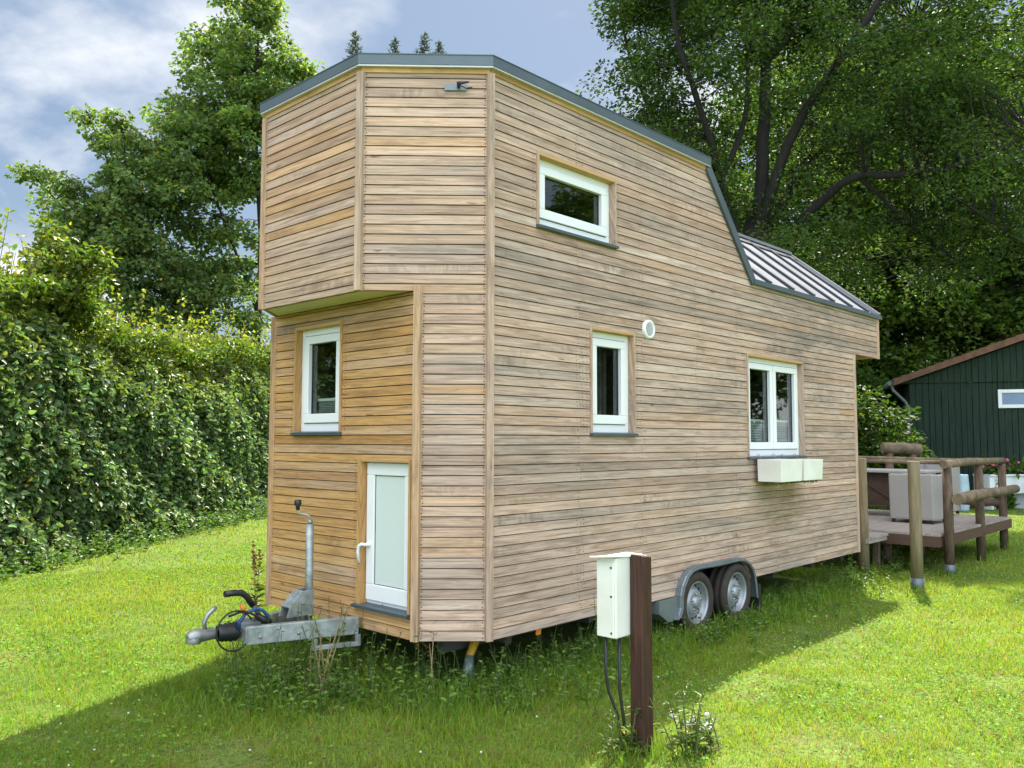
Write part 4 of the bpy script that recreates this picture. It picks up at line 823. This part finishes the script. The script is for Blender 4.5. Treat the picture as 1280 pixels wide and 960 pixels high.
def oak_open(cl):   # the crown is hollow round its big limbs: few sprays sit on the shaded inner wood
    r_ = np.random.default_rng(12); d = cl-CAM; dirs = d/np.linalg.norm(d, axis=1)[:, None]; l_ = LP-CAM; ld = l_/np.linalg.norm(l_, axis=1)[:, None]
    ang = np.degrees(np.arccos(np.clip(dirs @ ld.T, -1, 1))).min(1); dep = (cl-CAM) @ _fw
    px_u = 640+FPX*(d @ _r2)/dep; px_v = 480-FPX*(d @ _u2)/dep; core = (px_u > 900) & (px_u < 1110) & (px_v > 60) & (px_v < 260)
    gone = ((ang < 1.1) & (dep < Do+1.) & (r_.random(len(cl)) < .55)) | (core & (r_.random(len(cl)) < .42))
    n_ = np.sin(cl[:, 0]*1.9+.5)*np.sin(cl[:, 1]*1.7)+np.sin(cl[:, 2]*2.1+cl[:, 0])*.7
    sh_ = (cl-SUN[None]*(cl[:, 2:3]/SUN[2])-CAM) @ FH   # keeps the open, sunny lawn in front of the deck clear of its shade
    return ~gone & (n_ > -.95) & (sh_ > 10.4)
tree('oak_tree', 'huge spreading oak with dark branching limbs directly behind the house', 'tree', limbs, ells, 1560, 195, .10, .62, .54, OAK, seed=4, yellow=.02, shell=.3, cut=oak_open, twig=.012, var=.32)
# further trees behind on the right
def auto_limbs(b, H, r0, seed, n=7, spread=2.2, lean=(0, 0), low=.3):
    rng = np.random.default_rng(seed); b = np.array(b); top = b+np.array([lean[0], lean[1], H*.95]); L_ = [([tuple(b), tuple(b+(top-b)*.3+rng.normal(0, .15, 3)), tuple(b+(top-b)*.65+rng.normal(0, .25, 3)), tuple(top)], [r0, r0*.75, r0*.45, r0*.08])]
    for i in range(n):
        f = low+(.85-low)*i/n; s = b+(top-b)*f; a = rng.uniform(0, 6.28); l = spread*(1.1-.7*f)*rng.uniform(.8, 1.2); d = np.array([math.cos(a), math.sin(a), 0])
        L_.append(([tuple(s), tuple(s+d*l*.5+np.array([0, 0, l*.45])), tuple(s+d*l+np.array([0, 0, l*1.1]))], [r0*.5*(1-f*.7), r0*.3*(1-f*.7), r0*.06]))
    return L_
bt = [(1225, 33., 19., (.06, .11, .024), 'tall oak standing directly behind the green shed'), (1120, 33., 18., (.085, .145, .024), 'pale green tree in the gap between house and shed'), (1340, 37., 21., (.06, .115, .024), 'dense oak behind the shed roof at the edge of the view'), (1030, 36., 20., (.065, .12, .026), 'distant tree filling the gap under the big oak'), (860, 30., 13.5, (.045, .09, .018), 'slim tree behind the house roof at the left edge of the big oak')]
for i, (u, D, H, bc_, lb) in enumerate(bt):
    g = gro(u, D); rr_ = H*.27; tree('deciduous_tree', lb, 'tree', auto_limbs(g, H, .32, 50+i, 9, 4.2, low=.25), [((g[0], g[1], H*.62), (rr_, rr_, H*.40)), ((g[0]+.8, g[1]-.6, H*.3), (rr_*.9, rr_*.9, H*.2))] if i != 4 else [((g[0], g[1], H*.62), (1.7, 1.7, H*.3))], 420 if i != 4 else 160, 95, .24, .62, .85, bc_, group='trees behind the house and shed', seed=60+i, shell=.3, yellow=.03, zmin=1.2)
for i, (x, y, H) in enumerate([(19., -14., 11.), (27., -12., 12.), (13., -19., 9.)]):
    tree('deciduous_tree', ['tree mirrored in the double window, standing right of the view', 'farther tree right of the view behind the mirrored one', 'lower tree right of the view nearest the road side'][i], 'tree', auto_limbs((x, y, -.1), H, .25, 150+i, 7, 3., low=.2), [((x, y, H*.58), (3.2, 3.2, H*.40))], 150, 60, .3, .62, .85, (.05, .09, .02), group='trees right of the view', seed=160+i, shell=.3, zmin=.8)
# shrubs under the trees between house and shed
for i, (u, D, h, lb) in enumerate([(1062, 26., 3.8, 'bushy green shrub beside the rear corner of the house'), (1108, 31., 5.2, 'taller shrub beyond the left wall of the shed'), (1075, 29., 3.4, 'shrub mostly hidden behind the house end'), (1060, 21., 2.6, 'low shrub hidden behind the deck rail')]):
    g = gro(u, D); tree('shrub', lb, 'shrub', auto_limbs(g, h, .06, 80+i, 6, 1.2, low=.1), [((g[0], g[1], h*.55), (1.5, 1.5, h*.5))], 110, 80, .15, .62, .5, (.05, .095, .018), 'oakbark', 'shrubs under the trees', 90+i, yellow=.05)
# left trees behind the hedge
D1t = 27.; g = gro(318, D1t)
l1 = [([g, pix(322, 420, D1t), pix(326, 330, D1t), pix(322, 220, D1t), pix(318, 120, D1t), pix(325, 20, D1t)], [.2, .17, .15, .12, .08, .03]),
 ([pix(325, 400, D1t), pix(300, 330, D1t-.5), pix(270, 250, D1t-1), pix(235, 150, D1t-1.2)], [.1, .08, .06, .03]), ([pix(323, 250, D1t), pix(350, 170, D1t), pix(370, 90, D1t)], [.08, .06, .03]), ([pix(322, 200, D1t), pix(290, 120, D1t+.4), pix(270, 60, D1t+.6)], [.07, .05, .02]), ([pix(315, 430, D1t), pix(290, 390, D1t+.6), pix(250, 330, D1t+1)], [.08, .06, .03])]
l1 = [(p_, [r_*.6 for r_ in rd]) for p_, rd in l1]
e1 = [(at(300, 365, D1t-.5), (1.3, 1.1, 1.0)), (at(262, 45, D1t), (.6, .6, .5)), (at(385, 95, D1t), (.5, .5, .9)), (at(200, 175, D1t), (.5, .5, .4)), (at(310, 60, D1t), (1.75, 1.75, 1.6)), (at(285, 110, D1t), (1.9, 1.9, 1.5)), (at(290, 190, D1t), (2.3, 2.1, 1.8)), (at(355, 150, D1t), (1.2, 1.4, 2.3)), (at(250, 230, D1t-.4), (1.9, 1.8, 1.8)), (at(275, 320, D1t), (1.8, 1.6, 1.4)), (at(325, -5, D1t), (.8, .8, .9)), (at(220, 140, D1t-.6), (.9, .9, .7))]
tree('maple_tree', 'tallest maple behind the hedge, rising to the top beside the house roof', 'tree', l1, e1, 640, 78, .15, .8, .40, MAP, 'oakbark', 'maples behind the hedge', 21, droop=.6, yellow=.04, shell=.1, cut=airy(1.7, -.85, 3), twig=.01)
D2t = 25.; g = gro(135, D2t)
l2 = [([g, pix(138, 440, D2t), pix(150, 340, D2t), pix(160, 240, D2t), pix(150, 150, D2t)], [.17, .14, .11, .07, .03]), ([pix(145, 380, D2t), pix(110, 300, D2t-.5), pix(70, 250, D2t-.8), pix(42, 220, D2t-1)], [.08, .06, .04, .02]), ([pix(150, 350, D2t), pix(200, 270, D2t), pix(220, 190, D2t)], [.08, .05, .03]), ([pix(155, 260, D2t), pix(130, 190, D2t), pix(110, 145, D2t)], [.05, .04, .02]), ([pix(142, 420, D2t), pix(90, 360, D2t+.4), pix(60, 330, D2t+.6)], [.06, .04, .02])]
l2 = [(p_, [r_*.65 for r_ in rd]) for p_, rd in l2]
e2 = [(at(205, 380, D2t), (1.7, 1.3, .9)), (at(265, 405, D2t+.5), (1.5, 1.2, .7)), (at(118, 160, D2t), (.35, .35, .7)), (at(52, 250, D2t), (.5, .4, .3)), (at(45, 226, D2t-1), (.45, .4, .35)), (at(64, 236, D2t-.9), (.5, .4, .4)), (at(165, 125, D2t), (.4, .4, .5)), (at(145, 290, D2t), (2., 1.9, 1.7)), (at(85, 255, D2t-.3), (1.35, 1.3, .75)), (at(150, 180, D2t), (1.2, 1.2, 1.1)), (at(130, 140, D2t), (.55, .55, .5)), (at(200, 230, D2t), (1.4, 1.3, 1.3)), (at(60, 240, D2t), (.6, .6, .35)), (at(180, 350, D2t), (2.2, 1.6, 1.2)), (at(75, 320, D2t+.3), (.9, .9, .7))]
tree('maple_tree', 'lower broad maple behind the hedge with sparse left branches', 'tree', l2, e2, 540, 72, .145, .8, .38, (.135, .20, .075), 'oakbark', 'maples behind the hedge', 22, droop=.6, yellow=.03, shell=.1, cut=airy(1.7, -.95, 5), twig=.01)
# conifer tops above the roof
def conifer(u, vtop, D, w, label, seed):
    rng = np.random.default_rng(seed); g = np.array(gro(u, D)); H = at(u, vtop, D)[2]+1.25; t = empty('conifer', (g[0], g[1], 0), label, 'conifer', 'conifers far behind the house roof')
    mb = MB(); mb.tube([tuple(g), (g[0], g[1], H-3), (g[0], g[1], H)], [.22, .05, .012], 7)
    Pn = []; An = []
    zs_ = list(np.arange(H*.35, H-3., .5))+list(np.arange(H-3., H-.12, .17))
    for z in zs_:
        rad = min(.36*(H-z)+.05, 2.6*w)
        for k_ in range(6):
            a = rng.uniform(0, 6.28); d = np.array([math.cos(a), math.sin(a), .30+rng.normal(0, .15)]); l = rad*rng.uniform(.6, 1.1); s = np.array([g[0], g[1], z])
            mb.tube([tuple(s), tuple(s+d*l)], [.025, .006], 3, cap=False); m = int(5+17*l); tt = rng.random(m)
            p = s+d*l*tt[:, None]; Pn.append(p); An.append(unit(d*.6+rng.normal(0, .6, (m, 3))))
    mb.build('trunk', 'graybark', t, recalc=False); P = np.concatenate(Pn); A_ = np.concatenate(An); n = len(P)
    V, F, kk = leaf_arrays(P, A_, rng.normal(0, 1, (n, 3)), np.full(n, .17), np.full(n, .05)); raw_mesh('crown', V, F, 'needle', leaf_cols(n, kk, (.065, .095, .07), .25, 0, rng), t)
conifer(437, 50, 44, 1.1, 'pointed conifer top just above the left slope of the roof', 1)
conifer(488, 57, 46, .9, 'conifer top peeping over the roof left of centre', 2)
conifer(526, 50, 46, .9, 'conifer tip standing tallest over the middle of the roof', 3)
conifer(545, 60, 48, .7, 'smallest conifer tip at the right of the roofline group', 4)

# hedge
h0 = gp(0, 716); h1 = gp(335, 640); hd = unit(h1-h0); hn = np.array([hd[1], -hd[0], 0.]); 
if (CAM-h0) @ hn < 0: hn = -hn
hs = h0-hd*11.; HL = float(np.linalg.norm(h1-hs))+9.; HH = 3.66; HTk = 1.5
hg = empty('hedge', tuple(hs), 'tall clipped deciduous hedge along the left edge of the lawn', 'hedge')
rng = np.random.default_rng(33)
def hmod(s, z): return .05*np.sin(s*.83+1)+.03*np.sin(s*2.3+z*2.3)+.045*np.sin(s*4.1-z*3.2+.6)+.05*np.sin(z*4.1+s*1.7)+.045*np.sin(s*7.7+z*5.1)
dist_cam = lambda s: np.linalg.norm((hs+hd*s[:, None]-CAM)[:, :2], axis=1)
def hedge_pts(n):
    s = rng.random(n)*HL; return s
n1 = 155000; s = rng.random(n1)*HL; keep = rng.random(n1) < np.clip(14./dist_cam(s), .3, 1.)*np.where(s < 7.5, .35, 1.); s = s[keep]; n1 = len(s)
z = HH*rng.random(n1)**.95; dep = np.abs(rng.normal(0, .17, n1))-.12*(rng.random(n1) < .12); bot = np.clip((.5-z)/.5, 0, 1)
toph = HH+.22*np.sin(s*.7)+.12*np.sin(s*2.1+1)+.10*np.sin(s*5.3)
zz = z/HH*toph
round_ = np.clip((zz-(toph-1.2))/1.2, 0, 1)**2*.85
off = hmod(s, zz)-dep-round_+.12*bot
P = hs+hd*s[:, None]+hn*off[:, None]+np.array([0, 0, 1.])*zz[:, None]
up = round_/.85
nrm = unit(hn*(1-up[:, None])*1.0+np.array([0, 0, 1.])*(.35+up[:, None])+rng.normal(0, .45, (n1, 3)))
ax = unit(hn*.75+np.array([0, 0, -1.])*(.30-.75*up[:, None])+rng.normal(0, .55, (n1, 3)))
l = rng.uniform(.06, .125, n1)
A1 = leaf_arrays(P, ax, nrm, l, l*.62, .2, True)
hc = leaf_cols(n1, 1, (.135, .212, .092), .36, .03, rng); up2 = np.clip((zz-(toph-1.7))/1.7, 0, 1); young_lit = (rng.random(n1) < .12+.75*up2)[:, None]*np.clip(up2*1.1+.1, 0, 1)[:, None]  # young leaf colour rising with height, also painting in the sunlit hedge top
hc = hc*(1-young_lit)+young_lit*np.array([.20, .25, .035])*(1+rng.normal(0, .2, (n1, 1))); c1_ = np.repeat(np.clip(hc, .004, .6), A1[2], 0)
# top sprays
n2 = 620; s2 = rng.random(n2)*HL; base = hs+hd*s2[:, None]-hn*rng.uniform(.3, HTk, n2)[:, None]; base[:, 2] = HH-.25+.22*np.sin(s2*.7)+.12*np.sin(s2*2.1+1); hgt = rng.gamma(2., .16, n2)+.12
tw = MB(); Pl = []; Al = []
for b_, h_ in zip(base, hgt):
    d_ = unit(np.array([rng.normal(0, .28), rng.normal(0, .28), 1.])); tw.tube([tuple(b_), tuple(b_+d_*h_*1.2)], [.008, .003], 3, cap=False); m = int(26*h_+8); t_ = rng.random(m)
    Pl.append(b_+d_*h_*1.25*t_[:, None]+rng.normal(0, .05, (m, 3))); Al.append(unit(rng.normal(0, .7, (m, 3))+np.array([0, 0, .25])))
Pl = np.concatenate(Pl); Al = np.concatenate(Al); n2 = len(Pl); l2_ = rng.uniform(.06, .11, n2)
A2 = leaf_arrays(Pl, Al, unit(rng.normal(0, .6, (n2, 3))+np.array([0, 0, 1.])), l2_, l2_*.6, .2, True); c2_ = leaf_cols(n2, A2[2], (.20, .25, .04), .22, .06, rng)
# top surface and far side
n3 = 26000; s3 = rng.random(n3)*HL; P3_ = hs+hd*s3[:, None]-hn*(rng.random(n3)*HTk)[:, None]; P3_[:, 2] = HH+.22*np.sin(s3*.7)+.12*np.sin(s3*2.1+1)-np.abs(rng.normal(0, .15, n3)); l3 = rng.uniform(.07, .12, n3)
A3 = leaf_arrays(P3_, unit(rng.normal(0, .7, (n3, 3))), unit(rng.normal(0, .5, (n3, 3))+np.array([0, 0, 1.])), l3, l3*.62, .2, True); c3_ = leaf_cols(n3, A3[2], (.12, .18, .03), .25, .03, rng)
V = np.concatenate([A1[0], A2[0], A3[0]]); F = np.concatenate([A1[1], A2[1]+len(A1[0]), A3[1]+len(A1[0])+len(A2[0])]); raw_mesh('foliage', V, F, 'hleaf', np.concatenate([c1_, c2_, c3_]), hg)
for k_ in range(260):
    s_ = rng.random()*HL; b_ = hs+hd*s_-hn*rng.uniform(.35, 1.2); a_ = rng.normal(0, .25, 3)
    tw.tube([tuple(b_), tuple(b_+np.array([a_[0]*.5, a_[1]*.5, 1.6])), tuple(b_+np.array([a_[0], a_[1], 3.3]))], [.03, .022, .01], 4, cap=False)
tw.build('stems', 'graybark', hg, recalc=False)
# dense shaded inside of the hedge: a second layer of dead twigs and leaves
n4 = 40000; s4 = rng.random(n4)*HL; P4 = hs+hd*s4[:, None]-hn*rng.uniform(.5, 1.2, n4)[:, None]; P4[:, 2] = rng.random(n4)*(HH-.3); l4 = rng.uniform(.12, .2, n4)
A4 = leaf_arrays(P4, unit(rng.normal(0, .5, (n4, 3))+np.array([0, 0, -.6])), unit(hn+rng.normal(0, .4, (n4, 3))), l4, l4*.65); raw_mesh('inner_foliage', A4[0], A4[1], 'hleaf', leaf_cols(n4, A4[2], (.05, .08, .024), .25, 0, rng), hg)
# sapling shooting out of the hedge on the left
D_s = 12.6; b = at(72, 470, D_s); b[2] = 0; tp = at(70, 292, D_s)
tree('sapling', 'bright leafy sapling shooting up above the hedge', 'sapling', [([tuple(b), tuple(at(70, 430, D_s)), tuple(tp)], [.05, .035, .008]), ([tuple(at(70, 400, D_s)), tuple(at(100, 350, D_s)), tuple(at(118, 322, D_s))], [.02, .014, .006]), ([tuple(at(70, 400, D_s)), tuple(at(45, 350, D_s)), tuple(at(35, 345, D_s))], [.02, .014, .006])],
     [(at(70, 335, D_s), (.28, .28, .42)), (at(75, 375, D_s), (.42, .4, .32)), (at(110, 348, D_s), (.2, .2, .2)), (at(35, 378, D_s), (.3, .3, .15))], 80, 36, .10, .6, .2, (.11, .165, .024), 'graybark', None, 41, yellow=.08, mat='hleaf', six=True, twig=.006)

# ------------------------------------------------------------------ lawn
rng = np.random.default_rng(77)
def house_dist(P):   # distance in plan to the house / drawbar footprint
    x, y = P[:, 0], P[:, 1]; dx = np.maximum(np.maximum(-.35-x, x-L1), 0); dy = np.maximum(np.maximum(0-y, y-WD), 0); d = np.hypot(dx, dy)
    dx2 = np.maximum(np.maximum(-1.2-x, x+.3), 0); dy2 = np.maximum(np.maximum(.95-y, y-1.5), 0); return np.minimum(d, np.hypot(dx2, dy2)+.02), ((x > .05) & (x < L1) & (y > .35) & (y < WD-.35))
def vnoise(P, f, seed):
    r_ = np.random.default_rng(seed); o = np.zeros(len(P))
    for i in range(5): a = r_.uniform(0, 6.28); k_ = f*r_.uniform(.6, 1.7); o += np.sin(P[:, 0]*k_*math.cos(a)+P[:, 1]*k_*math.sin(a)+r_.uniform(0, 6.28))
    return o/5
def zone(n, d0, d1, half=R(44)):
    a = rng.uniform(-half, half, n); d = np.sqrt(rng.random(n)*(d1**2-d0**2)+d0**2); a0 = YAW+a
    return np.stack([CAM[0]+d*np.cos(a0), CAM[1]+d*np.sin(a0), np.zeros(n)], 1), d
def near_pts(P, lst):
    o = np.full(len(P), 9.)
    for x, y in lst: o = np.minimum(o, np.hypot(P[:, 0]-x, P[:, 1]-y))
    return o
posts = [(px0, py0), (6.95, .25), (6.21, -.62), C_, D_, E_]
def hedge_d(P): return (P-h0) @ hn
VV = []; FF3 = []; CC = []; nv = 0
for (n, d0, d1, bw, hs_) in ((190000, 2.6, 7.5, .0052, 1.), (155000, 7.5, 12., .008, 1.), (95000, 12., 22., .014, 1.1), (42000, 22., 48., .03, 1.3)):
    P, d = zone(n, d0, d1); hdist, under = house_dist(P); hd_ = hedge_d(P); pdst = near_pts(P, posts)
    dry = vnoise(P, 1.1, 5)+.6*vnoise(P, 3.3, 6); wheel_dirt = np.maximum.reduce([np.exp(-(((P[:, 0]-x_)/a_)**2+((P[:, 1]-y_)/b_)**2)) for x_, y_, a_, b_ in ((3.4, -.75, .9, .3), (4.6, -.55, .5, .2), (1.6, -.95, .5, .25), (7.3, -.65, .45, .25), (.6, -1.9, .35, .25), (2.6, -2.2, .3, .2), (-1.7, .3, .35, .25), (-2.2, 3.4, .4, .3))])*(.6+.4*np.sign(vnoise(P, 9., 31)))
    keep = (~under) & (hd_ > -.3) & (rng.random(n) > .8*wheel_dirt); P = P[keep]; d = d[keep]; hdist = hdist[keep]; pdst = pdst[keep]; dry = dry[keep]; hd_ = hd_[keep]; wheel_dirt = wheel_dirt[keep]; n = len(P)
    tall = np.clip(1-hdist/.55, 0, 1)*(rng.random(n)**1.5)*.20+np.clip(1-pdst/.28, 0, 1)*(rng.random(n)**1.5)*.26+np.clip(1-hd_/.4, 0, 1)*.1*rng.random(n)
    tuft = np.clip(.7*vnoise(P, 2.6, 9)+.6*vnoise(P, 9., 10)+.9*vnoise(P, 22., 13), -1.2, 1.4)
    h = np.maximum(.042+.026*tuft, .012)*rng.uniform(.5, 1.35, n)*hs_*(1-.5*np.clip(wheel_dirt, 0, 1))+tall; lean = rng.normal(0, .5, (n, 2)); a = rng.uniform(0, 6.28, n); w = bw*rng.uniform(.6, 1.3, n)
    sd = np.stack([np.cos(a), np.sin(a), 0*a], 1)*w[:, None]/2; t1 = np.concatenate([lean*h[:, None]*.35, (h*.6)[:, None]], 1); t2 = np.concatenate([lean*h[:, None]*.95, (h*(1-.25*np.minimum(1, np.abs(lean).sum(1))))[:, None]], 1)
    P[:, 2] -= .004
    v = np.stack([P-sd, P+sd, P+t1+sd*.75, P+t1-sd*.75, P+t2], 1); base_i = nv+np.arange(n)[:, None]*5
    f = np.concatenate([base_i+np.array([0, 1, 2]), base_i+np.array([0, 2, 3]), base_i+np.array([3, 2, 4])], 0)
    cg = np.stack([.185+.045*rng.normal(0, 1, n), .305+.055*rng.normal(0, 1, n), .042+.012*rng.normal(0, 1, n)], 1)
    yel = np.clip(.35+.5*dry+.15*tuft+rng.normal(0, .2, n), 0, 1)[:, None]; cg = cg*(1-.55*yel)+np.array([.37, .41, .045])*.55*yel
    straw = (rng.random(n) < .06+.12*np.clip(dry-.2, 0, 1)+.6*wheel_dirt)[:, None]; cg = np.where(straw, np.array([.36, .28, .13])*rng.uniform(.6, 1.1, (n, 1)), cg)
    dk = np.clip(tall*4, 0, .6)[:, None]; cg = cg*(1-dk)+np.array([.12, .24, .036])*dk
    VV.append(v.reshape(-1, 3)); FF3.append(f); CC.append(np.repeat(np.clip(cg, .005, .6), 5, 0)); nv += n*5
gr = raw_mesh('grass', np.concatenate(VV), np.concatenate(FF3), 'grass', np.concatenate(CC)); tag(gr, 'short mown lawn grass, taller round the house and posts', 'grass', kind='stuff')
# clover and daisies leaves in the sward
n = 190000; P, d = zone(n, 3.6, 15.); hdist, under = house_dist(P); cl = vnoise(P, 1.8, 21)+.7*vnoise(P, 4.2, 22); kp = (~under) & (hedge_d(P) > 0) & (cl+rng.normal(0, .35, n) > .25); P = P[kp]; n = len(P)
P[:, 2] = rng.uniform(.02, .055, n); a = rng.uniform(0, 6.28, n); l = rng.uniform(.012, .025, n)
A_ = leaf_arrays(P, np.stack([np.cos(a), np.sin(a), rng.normal(0, .25, n)], 1), unit(rng.normal(0, .3, (n, 3))+np.array([0, 0, 1.])), l, l*.9, .1, True); co_ = raw_mesh('clover', A_[0], A_[1], 'grass', leaf_cols(n, A_[2], (.15, .28, .05), .28, .02, rng)); tag(co_, 'clover and small broad leaves growing in the lawn', 'clover', kind='stuff')
# taller weeds below the house
PW = []; AW = []; NW = []; LW = []; CW = []; wt = MB()
def weed(x, y, h, nl, L_, col, spread=.5):
    st_ = np.array([x, y, 0.]); d_ = unit(np.array([rng.normal(0, .22), rng.normal(0, .22), 1.])); wt.tube([tuple(st_), tuple(st_+d_*h)], [.004, .002], 3, cap=False)
    for i in range(nl):
        t_ = .1+.9*(i+rng.random())/nl; a = rng.uniform(0, 6.28); PW.append(st_+d_*h*t_); AW.append([math.cos(a), math.sin(a), rng.uniform(-.2, .6)]); NW.append([rng.normal(0, .3), rng.normal(0, .3), 1]); LW.append(L_*rng.uniform(.6, 1.2)*(1.15-.6*t_)); CW.append(np.array(col)*rng.uniform(.7, 1.3))
clump = rng.uniform(-.2, 6.2, 26)
for i in range(1050):
    e = rng.random()
    if e < .60: x = rng.uniform(-.2, 6.2) if rng.random() < .3 else clump[rng.integers(26)]+rng.normal(0, .13); y = -rng.gamma(1.6, .14)+.22; 
    elif e < .8: t_ = rng.random(); x = -1.3+t_*1.3; y = 1.1-t_*.9+rng.normal(0, .2)
    else: x = rng.uniform(6.6, 8.5); y = rng.uniform(-.1, .9)
    if -.1 < y and 2.2 < x < 3.8: y = rng.uniform(-.35, -.05)
    weed(x, y, (rng.gamma(3, .05)+.05)*(.7 if x > 1.2 else 1.05), rng.integers(5, 12), .058, (.13, .24, .045) if rng.random() < .75 else (.18, .28, .05))
for i in range(60):
    t_ = rng.random(); x = -1.05+t_*.75; y = 1.12-t_*.25+rng.normal(.05, .16); weed(x, y, rng.uniform(.28, .62), rng.integers(4, 9), .06, (.15, .24, .05))
for i in range(420): s_ = rng.uniform(8, 22); p = hs+hd*s_+hn*rng.normal(.32, .18); weed(p[0], p[1], rng.gamma(3, .07)+.05, 9, .10, (.09, .17, .035))
n = len(PW); LW = np.array(LW); A_ = leaf_arrays(np.array(PW), np.array(AW), np.array(NW), LW, LW*.5, .2, True)
ug = raw_mesh('undergrowth', A_[0], A_[1], 'hleaf', np.repeat(np.array(CW), A_[2], 0)); tag(ug, 'leafy weeds along the underside of the house and hedge foot', 'weeds', kind='stuff')
us = wt.build('weed_stalks', 'stalk_g', ug, recalc=False)
# white clover heads dotted in the lawn
mb = MB()
for i in range(260):
    if i < 170: s_ = rng.uniform(10.5, 20); p = hs+hd*s_+hn*rng.uniform(.5, 1.6)
    else:
        q, _ = zone(1, 4.2, 11.); p = q[0]
        if house_dist(q)[1][0] or hedge_d(q)[0] < .2: continue
    z_ = rng.uniform(.04, .075); r_ = rng.uniform(.004, .007); mb.lathe([(0, r_), (r_*.8, r_*.6), (r_, 0), (r_*.6, -r_*.7), (0, -r_)], 6, (p[0], p[1], z_), (0, 0, 1))
fo_ = mb.build('clover_flowers', 'petal', recalc=False); tag(fo_, 'tiny white clover heads scattered in the lawn', 'clover flowers', kind='stuff')
# single plants
def plant(name, label, x, y, h, nst, col, L_, spread, seed, stalk='stalk_g', flower=None, Wd=.35, group=None):
    rg = np.random.default_rng(seed); t = empty(name, (x, y, 0), label, 'plant', group); mb = MB(); fls = []; P = []; A = []; LL = []
    for i in range(nst):
        a = rg.uniform(0, 6.28); d_ = np.array([math.cos(a)*spread*rg.random(), math.sin(a)*spread*rg.random(), 1.]); hh = h*rg.uniform(.6, 1.); b_ = np.array([x+rg.normal(0, .03), y+rg.normal(0, .03), 0]); e_ = b_+d_*hh
        mb.tube([tuple(b_), tuple((b_+e_)/2+np.array([0, 0, .03*hh])), tuple(e_)], [.005, .004, .002], 5, cap=False)
        for k_ in range(int(9+hh*14)):
            t_ = rg.uniform(.12, 1.); aa = rg.uniform(0, 6.28); P.append(b_+(e_-b_)*t_); A.append([math.cos(aa), math.sin(aa), rg.uniform(-.1, .7)]); LL.append(L_*rg.uniform(.6, 1.2)*(1.2-.75*t_))
        if flower: 
            for k_ in range(flower[1]): q = e_-d_*rg.uniform(0, .25)*hh+rg.normal(0, .012, 3); fl_ = MB(); fls.append(fl_); fl_.lathe([(0, .012), (.008, .008), (.009, 0), (.004, -.008), (0, -.01)], 6, tuple(q), (rg.normal(0, .3), rg.normal(0, .3), 1))
    mb.build('stem', stalk, t, recalc=False); n = len(P); LL = np.array(LL); A_ = leaf_arrays(np.array(P), np.array(A), unit(rg.normal(0, .3, (n, 3))+np.array([0, 0, 1.])), LL, LL*Wd, .2, True); raw_mesh('leaves', A_[0], A_[1], 'hleaf', leaf_cols(n, A_[2], col, .2, .1, rg), t)
    for fl_ in fls: fl_.build('flower', flower[0], t, recalc=False)
wx = at(316, 735, 7.2)
plant('dock_plant', 'tall seeding dock stalk behind the drawbar', *gp(315, 778)[:2], .92, 3, (.11, .12, .03), .11, .1, 5, 'stalk', ('rust', 22))
for i, (dx, dy, h, lb) in enumerate([(.16, -.08, .44, 'pale feathery weed against the right side of the meter post foot'), (.30, -.02, .26, 'low pale weed spreading beyond the meter post foot'), (-.14, -.05, .26, 'small weed in front of the meter post cables')]):
    plant('weed_plant', lb, px0+dx*.75-.0, py0+dy-dx*.72, h, 9, (.12, .17, .045), .075, .65, 10+i, 'stalk_g', None, .3, 'weeds round the meter post')
plant('white_flower_plant', 'clump of white blossoms on the ground beside the meter post', *gp(868, 925)[:2], .13, 9, (.10, .16, .04), .07, .9, 17, 'stalk_g', ('petal', 7))
plant('dry_stalk_plant', 'tall thin dry stalk in front of the rounded house corner', *gp(535, 880)[:2], .62, 2, (.12, .13, .05), .05, .14, 19, 'stalk')
plant('dead_grass_stalks', 'bleached dead stalks leaning beside the drawbar support frame', -.75, .78, .6, 7, (.2, .17, .08), .04, .5, 29, 'stalk')
plant('yellow_weed', 'yellow flowering weed under the front edge of the house', *gp(528, 850)[:2], .36, 3, (.12, .15, .03), .08, .3, 23, 'stalk_g', ('yellow', 4))
for i, u_ in enumerate((1222, 1236, 1250, 1264, 1280, 1296)):
    q = gp(u_, 634+3*(i % 2)); plant('bedding_plant', ['leafy bedding plant at the barrel end of the white trough', 'second leafy bedding plant from the barrel before the white trough', 'leafy bedding plant before the flowering middle of the white trough', 'leafy bedding plant right of the last railing post', 'leafy bedding plant at the right edge of the photo', 'leafy bedding plant just past the right edge of the photo'][i], q[0], q[1], .55+.2*(i % 3), 14, (.10, .19, .04), .17, .5, 300+i, 'stalk_g', None, .5, 'bedding plants before the white trough')
# flowers in the white trough
P = []; fls = []; rg = np.random.default_rng(8)
for i in range(420):
    t_ = rg.random(); q = pl+np.array([pr[0]-pl[0], pr[1]-pl[1], 0])*t_+rg.normal(0, .16, 3); q[2] = .84+abs(rg.normal(0, .16)); P.append(q)
    if rg.random() < .2: fl_ = MB(); fls.append(fl_); fl_.lathe([(0, .05), (.045, .03), (.05, 0), (0, -.03)], 7, tuple(q+np.array([0, 0, .04])), (rg.normal(0, .4)-.4, rg.normal(0, .4)-.4, 1))
P = np.array(P); n = len(P); A_ = leaf_arrays(P, unit(rg.normal(0, 1, (n, 3))), unit(rg.normal(0, .4, (n, 3))+np.array([0, 0, 1.])), np.full(n, .2), np.full(n, .09), .2, True)
fp = empty('flowering_plants', tuple(pl), 'pink flowering bedding plants growing in the white trough', 'flowers'); raw_mesh('leaves', A_[0], A_[1], 'hleaf', leaf_cols(n, A_[2], (.06, .13, .02), .2, .05, rg), fp)
for fl_ in fls[:95]: fl_.build('flower', 'pink', fp, recalc=False)
